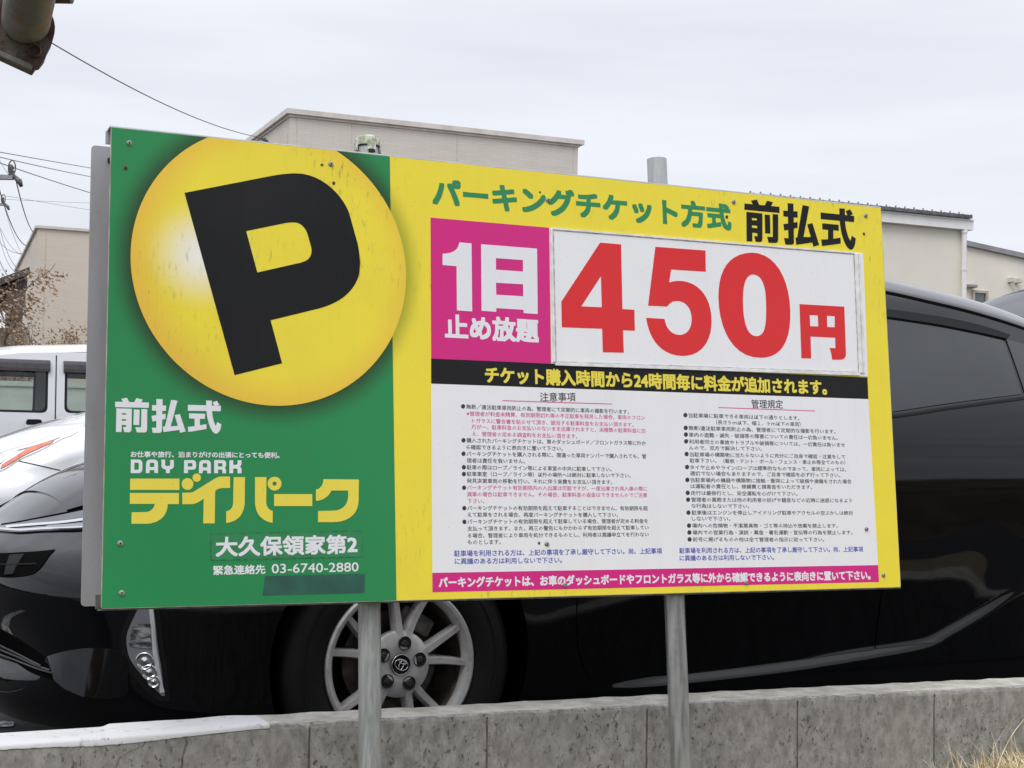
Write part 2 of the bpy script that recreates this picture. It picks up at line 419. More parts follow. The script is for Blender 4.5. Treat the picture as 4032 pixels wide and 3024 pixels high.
def logo(name, mat, loopsets, w=.0004):
    b = MB()
    for i, ls in enumerate(loopsets): b.prism(ls, V3(0,0,w), (V3(1,0,0), V3(0,1,0), V3(0,0,1)), .0004 + i*2e-5)
    return b.build(name, mat, sign)
B_ = lambda *d: [svg('B', x) for x in d]
circ = lambda x, y, r: 'M ' + ' L '.join(f'{x+r*math.cos(t):.1f} {y+r*math.sin(t):.1f}' for t in np.linspace(0, 2*math.pi, 40, endpoint=False))
logo('latin_name_lettering', m_white_text, [
    B_('M 122 132 L 185 132 C 212 132 222 145 222 170 L 222 210 C 222 238 210 250 185 250 L 120 250 Z', 'M 152 160 L 178 160 C 188 160 191 165 191 175 L 191 207 C 191 217 187 221 178 221 L 152 221 Z'),
    B_('M 252 250 L 254 170 C 256 145 268 132 292 132 L 318 132 C 345 132 358 145 358 170 L 358 250 L 326 250 L 326 224 L 286 224 L 284 250 Z', 'M 286 197 L 326 197 L 326 172 C 326 163 322 160 313 160 L 300 160 C 290 160 287 164 286 172 Z'),
    B_('M 388 133 L 420 133 L 420 175 C 420 185 425 188 432 188 L 450 188 C 460 188 464 184 464 175 L 464 136 L 496 136 L 496 180 C 496 205 485 216 462 217 L 460 250 L 427 250 L 427 217 C 400 217 388 203 388 180 Z'),
    B_('M 585 137 L 655 137 C 680 137 690 148 690 170 L 690 188 C 690 212 680 220 655 220 L 618 220 L 618 250 L 584 250 Z', 'M 617 163 L 648 163 C 656 163 658 166 658 172 L 658 184 C 658 190 655 193 648 193 L 617 193 Z'),
    B_('M 714 252 L 716 174 C 718 149 730 137 754 137 L 780 137 C 807 137 818 149 818 174 L 818 252 L 786 252 L 786 227 L 748 227 L 746 252 Z', 'M 748 200 L 786 200 L 786 176 C 786 167 783 164 775 164 L 762 164 C 752 164 749 168 748 176 Z'),
    B_('M 848 137 L 920 137 C 942 137 951 148 951 168 L 951 180 C 951 192 946 200 938 203 C 946 208 950 216 950 226 L 950 252 L 918 252 L 918 232 C 918 222 914 219 906 219 L 880 219 L 880 252 L 847 252 Z', 'M 880 164 L 910 164 C 917 164 919 167 919 173 L 919 183 C 919 190 916 193 910 193 L 880 193 Z'),
    B_('M 980 138 L 1013 138 L 1013 178 L 1035 178 C 1047 178 1051 172 1051 162 L 1051 138 L 1084 138 L 1084 168 C 1084 182 1078 190 1068 194 C 1080 198 1085 207 1085 220 L 1085 252 L 1051 252 L 1051 225 C 1051 214 1046 210 1036 210 L 1012 210 L 1012 252 L 979 252 Z')])
logo('kana_name_lettering', m_yel_text, [
    B_('M 116 298 L 545 298 L 545 397 L 115 396 Z'),
    B_('M 113 423 L 540 423 L 540 520 L 443 520 C 440 610 385 680 270 691 L 127 691 L 128 592 L 265 588 C 300 580 325 555 330 518 L 113 518 Z'),
    B_(circ(615,345,51)), B_(circ(695,290,36)),
    B_('M 985 280 L 985 380 L 930 380 C 890 382 870 390 855 407 L 852 688 L 752 688 L 756 470 C 720 500 690 520 640 521 L 570 521 L 569 421 L 640 420 C 660 418 670 412 680 405 L 850 300 C 875 285 890 280 920 280 Z'),
    B_('M 1017 285 L 1115 285 L 1113 500 C 1110 590 1070 670 952 685 L 953 583 C 995 575 1012 545 1013 500 Z'),
    B_('M 1203 285 L 1302 285 L 1300 500 C 1303 545 1320 570 1357 580 L 1355 683 C 1250 665 1205 595 1203 500 Z'),
    B_(circ(1373,342,60), circ(1373,342,19)),
    B_('M 1369 433 L 1701 433 L 1701 537 L 1369 537 Z'),
    B_('M 1799 303 L 2107 306 L 2105 480 C 2105 610 2010 678 1880 677 L 1751 677 L 1753 580 L 1880 578 C 1965 575 2010 530 2014 450 L 2014 402 L 1868 402 C 1850 445 1800 490 1733 492 L 1733 393 C 1775 390 1797 350 1799 303 Z')])

PRE = lambda c, *d: [[svg(c, x) for x in (q if isinstance(q, tuple) else (q,))] for q in d]
logo('prepay_lettering', m_black, PRE('Z', 'M 78 80 L 428 113 L 428 175 L 77 142 Z', 'M 143 52 L 202 40 L 230 105 L 172 105 Z', 'M 305 52 L 362 68 L 340 112 L 275 108 Z',
    ('M 97 163 L 257 180 L 258 425 C 258 455 250 465 230 465 L 190 462 L 175 405 L 208 408 L 208 378 L 157 370 L 157 460 L 100 458 Z', 'M 152 223 L 203 230 L 203 250 L 152 246 Z', 'M 153 297 L 206 303 L 206 328 L 153 322 Z'),
    'M 280 190 L 333 195 L 337 382 L 285 378 Z', 'M 360 185 L 415 190 L 415 440 C 415 462 405 474 385 474 L 320 472 L 305 412 L 362 415 Z',
    'M 510 76 L 567 82 L 573 470 C 573 485 560 492 545 492 L 488 490 L 474 425 L 518 428 Z', 'M 466 150 L 608 160 L 609 222 L 468 208 Z', 'M 468 287 L 607 265 L 610 322 L 476 350 Z',
    'M 660 95 L 725 110 L 668 415 L 742 415 L 706 290 L 757 275 L 824 495 L 768 510 L 757 470 L 597 492 L 588 422 L 606 420 Z',
    'M 840 170 L 1175 205 L 1174 265 L 842 235 Z', 'M 1092 155 L 1133 138 L 1162 186 L 1112 210 Z',
    'M 855 278 L 1020 293 L 1020 352 L 966 347 L 966 432 L 1038 422 L 1040 480 L 855 505 L 845 440 L 914 438 L 914 343 L 858 338 Z',
    'M 1027 128 L 1082 132 L 1082 240 C 1085 330 1110 420 1140 455 L 1150 402 L 1190 430 C 1188 500 1165 545 1140 543 C 1090 530 1040 400 1030 240 Z'))
logo('prepay_lettering', m_white_text, PRE('W', 'M 37 88 L 403 97 L 402 155 L 37 147 Z', 'M 102 57 L 163 45 L 195 100 L 130 104 Z', 'M 268 48 L 335 65 L 318 104 L 240 102 Z',
    ('M 50 160 L 217 165 L 213 385 C 213 410 200 418 185 420 L 135 418 L 120 362 L 155 365 L 155 342 L 108 340 L 106 418 L 45 418 Z', 'M 108 212 L 157 214 L 157 230 L 108 228 Z', 'M 108 278 L 156 279 L 156 296 L 108 295 Z'),
    'M 240 172 L 302 175 L 297 342 L 235 340 Z', 'M 322 168 L 385 170 L 383 385 C 382 415 370 422 350 423 L 272 422 L 255 365 L 318 367 Z',
    'M 485 58 L 552 62 L 545 395 C 545 415 535 425 515 427 L 445 427 L 435 370 L 483 372 Z', 'M 438 125 L 590 130 L 588 188 L 436 185 Z', 'M 432 242 L 583 220 L 583 277 L 440 303 Z',
    'M 645 68 L 713 78 L 640 357 L 718 350 L 683 235 L 740 222 L 802 412 L 742 427 L 735 395 L 562 418 L 555 360 L 578 358 Z',
    'M 827 122 L 1185 133 L 1183 192 L 827 187 Z', 'M 1095 98 L 1140 78 L 1170 122 L 1120 138 Z',
    'M 840 215 L 1015 220 L 1010 275 L 957 275 L 957 345 L 1028 332 L 1030 385 L 830 418 L 827 362 L 900 355 L 900 273 L 840 270 Z',
    'M 1025 75 L 1088 77 L 1087 170 C 1090 250 1110 320 1130 355 L 1145 310 L 1190 335 C 1185 400 1155 437 1130 437 C 1080 430 1035 300 1027 170 Z'))

# price panel, bands and rules
MQ = lambda c, *pts: [plane_uv(c, *p) for p in pts]
sheet('magenta_panel', [plane_uv('H',312,1362), plane_uv('H',1057,1393), plane_uv('H',1045,548), plane_uv('H',308,485)], m_mag, .0004)
logo('one_day_lettering', m_white_text, [
    [svg('C', 'M 388 165 L 530 178 L 538 985 L 357 973 L 353 448 L 187 434 L 187 300 C 260 300 330 280 360 235 C 375 210 382 185 388 165 Z')],
    [svg('C', 'M 644 187 L 1308 240 L 1316 1016 L 1150 1005 L 1148 966 L 824 946 L 824 990 L 650 978 Z'), svg('C', 'M 820 353 L 1142 376 L 1142 512 L 820 490 Z'), svg('C', 'M 820 645 L 1144 663 L 1145 806 L 824 787 Z')]], .0008)
text_part('park_freely_text', m_white_text, '止め放題', 'C', (213,1014), (213,1308), 'C', (1330,1072), (1330,1364), bold=.038, w=.0009)
pq = [plane_uv('H',1060,1393), plane_uv('I',1872,1535), plane_uv('I',1838,640), plane_uv('H',1047,553)]
price = sheet('price_panel', pq, m_white, .0004, .0012)
_b = MB()
inn = [plane_uv('H',1080,1385), plane_uv('I',1806,1507), plane_uv('I',1771,645), plane_uv('H',1062,560)]
def strip(b, p, q, wd, z, h, side=0):
    p, q = np.array(p), np.array(q); d = (q-p)/np.linalg.norm(q-p); n_ = np.array([-d[1], d[0]])
    a0, a1 = (-.5, .5) if side == 0 else ((0, 1) if side > 0 else (-1, 0))
    b.prism([tuple(p+n_*wd*a0), tuple(q+n_*wd*a0), tuple(q+n_*wd*a1), tuple(p+n_*wd*a1)], V3(0,0,z), (V3(1,0,0), V3(0,1,0), V3(0,0,1)), h)
strip(_b, inn[0], inn[1], .007, .0016, .003, -1); strip(_b, inn[1], inn[2], .016, .0016, .003, -1); strip(_b, inn[2], inn[3], .004, .0016, .002, -1); strip(_b, inn[3], inn[0], .005, .0016, .003, -1)
_b.build('frame_rail', m_rail, price)
_b = MB()
for i in range(4): strip(_b, inn[i], inn[(i+1) % 4], .0020 if i != 3 else .004, .0017, .0006, 1)
strip(_b, [inn[1][0]+.010, inn[1][1]], [inn[2][0]+.010, inn[2][1]], .0012, .0046, .0004)
_b.build('seam', m_frame_line, price)
DD = lambda *d: [svg('D', x) for x in d]
logo('price_digits', m_red, [
    DD('M 308 95 L 449 107 L 458 540 L 538 545 L 541 685 L 462 682 L 467 832 L 327 829 L 322 672 L 52 662 L 49 490 Z', 'M 314 320 L 320 528 L 182 522 Z'),
    DD('M 679 123 L 1014 148 L 1016 290 L 784 275 L 771 362 C 800 352 830 349 865 353 C 985 370 1055 480 1055 620 C 1055 760 985 854 860 854 C 730 850 640 760 617 599 L 740 606 C 750 670 785 713 845 713 C 895 710 924 665 922 600 C 918 530 880 487 825 486 C 790 486 770 503 758 523 L 630 517 Z'),
    DD('M 1325 162 C 1480 165 1575 330 1582 550 C 1588 760 1520 866 1385 866 C 1200 866 1105 680 1101 460 C 1100 280 1170 165 1325 162 Z', 'M 1333 308 C 1390 310 1420 380 1420 500 C 1425 660 1410 720 1355 722 C 1290 720 1265 620 1265 480 C 1265 370 1285 310 1333 308 Z')], .0016)
logo('yen_sign', m_red, [
    DD('M 1644 507 L 1944 524 L 1955 835 C 1956 865 1945 878 1915 879 L 1862 879 C 1860 850 1855 825 1845 800 L 1885 802 L 1883 732 L 1718 724 L 1722 871 L 1657 869 Z', 'M 1712 580 L 1767 582 L 1770 656 L 1716 655 Z', 'M 1828 585 L 1880 588 L 1880 662 L 1830 660 Z')], .0016)
bandq = [plane_uv('M',48,362), plane_uv('N',2042,530), plane_uv('N',2033,294), plane_uv('M',48,88)]
sheet('black_band', bandq, m_black, .0002)
text_part('band_text', m_yel_text, 'チケット購入時間から24時間毎に料金が追加されます。', 'M', (633,172), (633,352), 'N', (1590,318), (1590,490), bold=.034)
rulq = [plane_uv('O',82,205), plane_uv('Q',1832,92), bandq[1], bandq[0]]
sheet('rules_panel', rulq, m_white, .0002)
sheet('magenta_band', [plane_uv('O',84,487), plane_uv('Q',1846,338), plane_uv('Q',1832,92), plane_uv('O',80,205)], m_mag, .0002)
text_part('display_ticket_text', m_white_text, 'パーキングチケットは、お車のダッシュボードやフロントガラス等に外から確認できるように表向きに置いて下さい。', 'O', (172,268), (172,424), 'Q', (1720,166), (1720,308), bold=.036)

K0, K1, K2 = 0, 1, 2                            # black, magenta, blue print
LEFT = [
 (K0,'無断／違法駐車車両防止の為、管理者にて定期的に車両の撮影を行います。',388,224,1805,270),
 (K1,'※管理者が料金未精算、有効期限切れ等の不正駐車を発見した場合、車両のフロン',390,285,1945,322),
 (K1,'トガラスに警告書を貼らせて頂き、該当する駐車料金をお支払い頂きます。',438,347,1845,382),
 (K1,'万が一、駐車料金のお支払いのないまま出庫されますと、未精算の駐車料金に加',433,400,1948,435),
 (K1,'え、管理者の定める調査料をお支払い頂きます。',438,460,1355,483),
 (K0,'購入されたパーキングチケットは、車のダッシュボード／フロントガラス等に外か',390,518,1953,543),
 (K0,'ら確認できるように表向きに置いて下さい。',390,577,1230,590),
 (K0,'パーキングチケットを購入される際に、間違った車両ナンバーで購入されても、管',391,634,1955,658),
 (K0,'理者は責任を負いません。',392,693,900,700),
 (K0,'駐車の際はロープ／ライン等による車室の中央に駐車して下さい。',392,752,1655,770),
 (K0,'駐車車室（ロープ／ライン等）以外の場所へは絶対に駐車しないで下さい。',392,810,1820,825),
 (K0,'発見次第車両の移動を行い、それに伴う実費をお支払い頂きます。',393,870,1660,882),
 (K1,'パーキングチケット有効期限内の入出庫は可能ですが、一度出庫され再入庫の際に',394,928,1963,940),
 (K1,'満車の場合は駐車できません。その場合、駐車料金の返金はできませんのでご注意',394,987,1963,995),
 (K1,'下さい。',398,1047,545,1048),
 (K0,'パーキングチケットの有効期限を超えて駐車することはできません。有効期限を超',397,1107,1968,1110),
 (K0,'えて駐車をされる場合、再度パーキングチケットを購入して下さい。',398,1165,1710,1167),
 (K0,'パーキングチケットの有効期限を超えて駐車している場合、管理者が定める料金を',398,1226,1970,1220),
 (K0,'支払って頂きます。また、再三の警告にもかかわらず有効期限を超えて駐車してい',398,1287,1977,1277),
 (K0,'る場合、管理者により車両を処分できるものとし、利用者は異議申立てを行わない',400,1347,1977,1337),
 (K0,'ものとします。',400,1405,690,1403)]
RIGHT = [
 (K0,'当駐車場に駐車できる車両は以下の通りとします。',332,300,1298,325),
 (K0,'（長さ５ｍ以下、幅１．９ｍ以下の車両）',572,360,1310,378),
 (K0,'無断/違法駐車車両防止の為、管理者にて定期的な撮影を行います。',334,410,1612,442),
 (K0,'車内の盗難・滅失・破損等の障害についての責任は一切負いません。',336,469,1633,498),
 (K0,'利用者同士の事故やトラブルや破損等については、一切責任は負いませ',338,528,1695,558),
 (K0,'んので、双方で解決して下さい。',338,582,972,592),
 (K0,'当駐車場の構築物に当たらないように充分にご自身で確認・注意をして',343,640,1697,662),
 (K0,'駐車下さい。（看板・テント・ポール・フェンス・車止め等全てのもの）',343,693,1700,712),
 (K0,'タイヤ止めやライン/ロープは標準的なものであって、車両によっては、',346,752,1705,772),
 (K0,'適切でない場合もありますので、ご自身で確認を必ず行って下さい。',347,805,1655,822),
 (K0,'当駐車場内の機器や構築物に接触・衝突によって破損や損傷をされた場合',350,863,1752,877),
 (K0,'は運転者の責任とし、修繕費と損害金をいただきます。',350,917,1410,925),
 (K0,'走行は最徐行とし、安全運転を心がけて下さい。',353,976,1283,983),
 (K0,'管理者の業務または他の利用者の妨げや騒音などの近隣に迷惑になるよう',356,1034,1757,1042),
 (K0,'な行為はしないで下さい。',358,1088,862,1092),
 (K0,'駐車後はエンジンを停止しアイドリング駐車やアクセルの空ぶかしは絶対',360,1147,1765,1150),
 (K0,'しないで下さい。',362,1200,697,1202),
 (K0,'場内への危険物・不潔悪臭物・ゴミ等の持込や放棄を禁止します。',364,1260,1632,1262),
 (K0,'場内での営業行為・演説・募金・署名運動・宣伝等の行為を禁止します。',367,1320,1760,1320),
 (K0,'前号に掲げるものの他は全て管理者の指示に従って下さい。',370,1380,1515,1382)]
BL_L = [(360,222),(364,517),(364,634),(367,752),(367,811),(369,930),(371,1108),(372,1227)]
BL_R = [(305,298),(308,409),(310,467),(312,526),(316,637),(320,750),(323,862),(326,975),(329,1034),(332,1147),(337,1260),(340,1320),(342,1380)]
def column(name, crop, lines, bullets, hh, head, line, foot):
    b = MB()
    for k, s, x0, y0, x1, y1 in lines:
        tail = .18 if s[-1] in '。、' else 0
        letter(b, s, crop, (x0, y0-hh), (x0, y0+hh), crop, (x1, y1-hh), (x1, y1+hh), bold=.014, mi=k, res=1)
    for x, y in bullets:
        b.prism([plane_uv(crop, x+18*math.cos(t), y+20*math.sin(t)) for t in np.linspace(0, 2*math.pi, 16, endpoint=False)], V3(0,0,.0006), (V3(1,0,0), V3(0,1,0), V3(0,0,1)), .0002, 0)
    s, x0, y0, x1, y1, h = head
    letter(b, s, crop, (x0, y0-h), (x0, y0+h), crop, (x1, y1-h), (x1, y1+h), bold=.012, mi=0)
    strip_p = [plane_uv(crop, line[0], line[1]), plane_uv(crop, line[2], line[3])]
    d = .0010; b.add([(strip_p[0][0], strip_p[0][1]-d, .0007), (strip_p[1][0], strip_p[1][1]-d, .0007), (strip_p[1][0], strip_p[1][1]+d, .0007), (strip_p[0][0], strip_p[0][1]+d, .0007)], [(0,1,2,3)], 1)
    for s, x0, y0, x1, y1, h in foot:
        letter(b, s, crop, (x0, y0-h), (x0, y0+h), crop, (x1, y1-h), (x1, y1+h), bold=.022, mi=2, res=2)
    return b.build(name, [m_ink, m_inkmag, m_blue], sign)
column('notice_text', 'E', LEFT, BL_L, 21, ('注意事項',1030,140,1340,140,40), (702,172,1655,202),
       [('駐車場を利用される方は、上記の事項を了承し厳守して下さい。尚、上記事項',282,1503,2092,1480,27), ('に異議のある方は利用しないで下さい。',288,1571,1222,1560,27)])
column('rules_text', 'F', RIGHT, BL_R, 20, ('管理規定',880,200,1155,204,38), (592,232,1435,262),
       [('駐車場を利用される方は、上記の事項を了承し厳守して下さい。尚、上記事項',252,1478,1853,1465,25), ('に異議のある方は利用しないで下さい。',255,1543,1077,1535,25)])
# fixings
def screw(c, x, y, r=.0041, w=.0012):
    u, v = plane_uv(c, x, y); b = MB()
    b.lathe([(r*1.35,0),(r*1.3,.0008),(r,.0010),(r*.92,.0030),(r*.6,.0042),(r*.42,.0044),(r*.40,.0025),(.0001,.0025)], (0,0,0), (0,0,1), 20)
    s = b.build('screw', m_screw, sign, smooth=True, loc=(u, v, w-.0006))
    q = MB(); a = random.random()
    for k in range(3):
        t = a + k*math.pi/3; q.box((0,0,.0026), (r*.62, r*.2, .0007), 0, (V3(math.cos(t),math.sin(t),0), V3(-math.sin(t),math.cos(t),0), V3(0,0,1)))
    q.build('recess', m_dark, s)
for c, x, y in (('X',1155,465),('A',1196,214),('H',1038,377),('I',900,268),('I',1858,368),('G',168,1155),('G',178,1508),('O',2000,382),('Q',1910,238),('K',728,128),('F',1882,1290),('E',1090,1420)):
    screw(c, x, y)
def spot(c, x, y, r, mat, name, w=.0010):
    u, v = plane_uv(c, x, y)
    b = MB(); b.prism([(u+r*math.cos(t)*random.uniform(.8,1.15), v+r*math.sin(t)*random.uniform(.8,1.15)) for t in np.linspace(0,2*math.pi,14,endpoint=False)], V3(0,0,w), (V3(1,0,0),V3(0,1,0),V3(0,0,1)), .0003)
    b.build(name, mat, sign)
for c, x, y, r in (('A',1145,218,.0032),('A',1212,322,.0038),('X',1072,1005,.0045),('I',850,377,.004),('I',1845,500,.0038),('E',1022,1413,.003),('H',988,328,.0025)):
    spot(c, x, y, r*1.0, m_rust, 'rust_stain', .0009); spot(c, x, y, r*.5, m_dark, 'screw_hole', .0013)

# posts and the grey panel behind -------------------------------------------------
m_galv = Mat('galvanised_steel', (.40,.41,.41), .42, .85, .5)
_n = m_galv.noise(m_galv.coord((24,24,.8)), 3.0, 4); _n2 = m_galv.noise(m_galv.coord((1,1,1)), 60, 3)
_c = m_galv.mix(m_galv.ramp(_n, .35, .65), (.40,.415,.41), (.50,.51,.50)); _c = m_galv.mix(m_galv.ramp(_n2, .5, .8, 0, .35), _c, (.22,.22,.20))
m_galv.col(_c); m_galv.rough(m_galv.ramp(_n, .3, .7, .26, .42)); m_galv.bump(_n2, .08, .002); m_galv = m_galv.m
m_galv_left = Mat('weathered_steel', (.36,.37,.36), .5, .6, .5)
_n = m_galv_left.noise(m_galv_left.coord((40,40,2.2)), 3.0, 6, .65); _n2 = m_galv_left.noise(m_galv_left.coord((14,14,3)), 3, 4)
_c = m_galv_left.mix(m_galv_left.ramp(_n, .30, .70), (.29,.31,.30), (.46,.47,.455)); _c = m_galv_left.mix(m_galv_left.ramp(_n2, .55, .75, 0, .45), _c, (.20,.27,.225))
m_galv_left.col(_c); m_galv_left.bump(_n, .10, .002); m_galv_left = m_galv_left.m
m_moss = Mat('mossy_cap', (.5,.5,.4), .9); _n = m_moss.noise(m_moss.coord(), 110, 4); m_moss.col(m_moss.mix(m_moss.ramp(_n, .40, .60), (.30,.32,.24), m_moss.mix(m_moss.ramp(m_moss.noise(m_moss.coord(), 45, 3), .42, .6), (.54,.57,.38), (.66,.67,.62)))); m_moss.bump(_n, .6, .003); m_moss = m_moss.m; m_plast = varied('grey_plastic', (.30,.31,.31), .6, .2, 40)
WP = -.034 - .0232
def on_plane(x, y, w):
    r = ray(x, y); t = np.dot(SO + SN*w - CAM, SN)/np.dot(r, SN); return CAM + r*t
def post(top_px, low_px, mat, label, r=.0226):
    a, b = on_plane(*top_px, WP), on_plane(*low_px, WP); d = (a-b)/np.linalg.norm(a-b)
    base = b + d*((-.25-b[2])/d[2])
    o = empty('sign_post', base); tag(o, label, 'post', 'steel posts holding the parking sign')
    q = MB(); q.lathe([(r-.003,0),(r,0),(r,np.linalg.norm(a-base)),(r-.0032,np.linalg.norm(a-base)),(r-.0034,np.linalg.norm(a-base)-.10)], (0,0,0), d, 40)
    q.build('pole', mat, o, auto=40)
    for k in (.30, .78):                        # U-bolts and their rail clamps
        c = (base + d*((SO + SV*k*.90)[2] - base[2])/d[2]) - base; z = MB()
        z.tube([c + SU*(r+.004)*math.cos(t) - SN*(r+.004)*math.sin(t) for t in np.linspace(0, math.pi, 12)], .003, 8)
        z.box(c + SN*(r+.003), (.075, .03, .004), 0, (SU, SV, SN)); z.build('clamp', m_alu, o, smooth=False)
    return o, a - base, d
pl, tl_, dl_ = post((1447,560), (1457,3000), m_galv_left, 'weathered grey sign post with a mossy cap at its top')
pr, tr_, dr_ = post((2586,628), (2681,3000), m_galv, 'bright galvanised sign post with an open top right of the other post')
_b = MB(); _r = .0262
_b.lathe([(.0238,-.001),(_r,-.001),(_r,.009),(_r*.96,.0145),(_r*.82,.019),(_r*.5,.0215),(.0002,.022)], tl_ - dl_*.009, dl_, 36)
cap = _b.build('cap', m_moss, pl, auto=50)
for ang in (-1.62, 0.0, 1.62, 3.1):             # lugs hanging from the cap's rim
    z = MB(); dirn = SN*math.cos(ang) + SU*math.sin(ang); side = np.cross(dl_, dirn)
    z.bbox(tl_ - dl_*.013 + dirn*.0250, (.018, .004, .020), .001, 0, (side, dirn, dl_))
    z.bbox(tl_ - dl_*.025 + dirn*.0262, (.013, .004, .007), .001, 1, (side, dirn, dl_))
    z.build('lug', [m_moss, m_dark], cap)
_b = MB(); _b.lathe([(.0232,-.013),(.0245,-.013),(.0245,-.0095),(.0232,-.0095)], tl_, dl_, 36, 0, None, True); _b.build('gasket', m_dark, cap)
WG = WP - .0232 - .006
m_greypanel = Mat('grey_panel', (.36,.365,.385), .5, 0, .4)
_n = m_greypanel.noise(m_greypanel.coord((26,5,1)), 1, 5); _n2 = m_greypanel.noise(m_greypanel.coord(), 5, 4); _n3 = m_greypanel.noise(m_greypanel.coord(), 240, 2)
_c = m_greypanel.mix(m_greypanel.ramp(_n, .4, .75, 0, .5), (.37,.375,.395), (.29,.285,.29)); _c = m_greypanel.mix(m_greypanel.ramp(_n2, .5, .75, 0, .3), _c, (.26,.25,.24))
_c = m_greypanel.mix(m_greypanel.ramp(_n3, .68, .74, 0, .5), _c, (.14,.14,.14)); m_greypanel.col(_c); m_greypanel = m_greypanel.m
gp = empty('back_panel', M=SIGN_M); tag(gp, 'plain grey metal panel behind the left edge of the parking sign', 'panel')
g_tl, g_bl = plane_uv('X', 333, 503, WG), plane_uv('T', 175, 1310, WG)
g_tr = plane_uv('X', 745, 541, WG); sl = (g_tr[1]-g_tl[1])/(g_tr[0]-g_tl[0])
UE = 1.69
_b = MB(); _b.prism(rounded([g_bl, (UE+.02, g_bl[1]+.002), (UE, g_tl[1]+.0), g_tl], .009), V3(0,0,WG-.003), (V3(1,0,0),V3(0,1,0),V3(0,0,1)), .003)
_b.build('sheet', m_greypanel, gp)
for p, q in (((g_bl[0],g_bl[1]),(g_tl[0],g_tl[1])), ((UE+.02, g_bl[1]),(UE, g_tl[1]))):
    _b = MB(); d = np.array(q)-np.array(p); ln = np.linalg.norm(d); d /= ln
    _b.box(V3((p[0]+q[0])/2+.011*(1 if p[0] < .5 else -1), (p[1]+q[1])/2, WG-.012), (.016, ln-.06, .018), 0, (V3(d[1],-d[0],0), V3(d[0],d[1],0), V3(0,0,1)))
    _b.build('stiffener', m_alu, gp)
_q = [plane_uv('X', *p, WG) for p in ((683,884),(745,884),(745,797),(683,797))]
_b = MB(); _b.prism(_q, V3(0,0,WG), (V3(1,0,0),V3(0,1,0),V3(0,0,1)), .006); _b.build('clip', m_dark, gp)
# ---------------------------------------------------------------- car body surface (numbers only)
def pchip(xs, ys):
    xs = np.array(xs, float); ys = np.array(ys, float)
    h = np.diff(xs); dl = np.diff(ys) / h
    m = np.zeros_like(ys); m[0] = dl[0]; m[-1] = dl[-1]
    for i in range(1, len(xs) - 1):
        if dl[i-1] * dl[i] > 0:
            w1 = 2*h[i] + h[i-1]; w2 = h[i] + 2*h[i-1]
            m[i] = (w1 + w2) / (w1/dl[i-1] + w2/dl[i])
    def f(x):
        x = np.clip(np.asarray(x, float), xs[0], xs[-1])
        i = np.clip(np.searchsorted(xs, x) - 1, 0, len(xs) - 2)
        t = (x - xs[i]) / h[i]
        return ((2*t**3 - 3*t**2 + 1)*ys[i] + (t**3 - 2*t**2 + t)*h[i]*m[i]
                + (-2*t**3 + 3*t**2)*ys[i+1] + (t**3 - t**2)*h[i]*m[i+1])
    return f

def sstep(a, b, x):
    t = np.clip((np.asarray(x, float) - a) / (b - a), 0, 1)
    return t*t*(3 - 2*t)

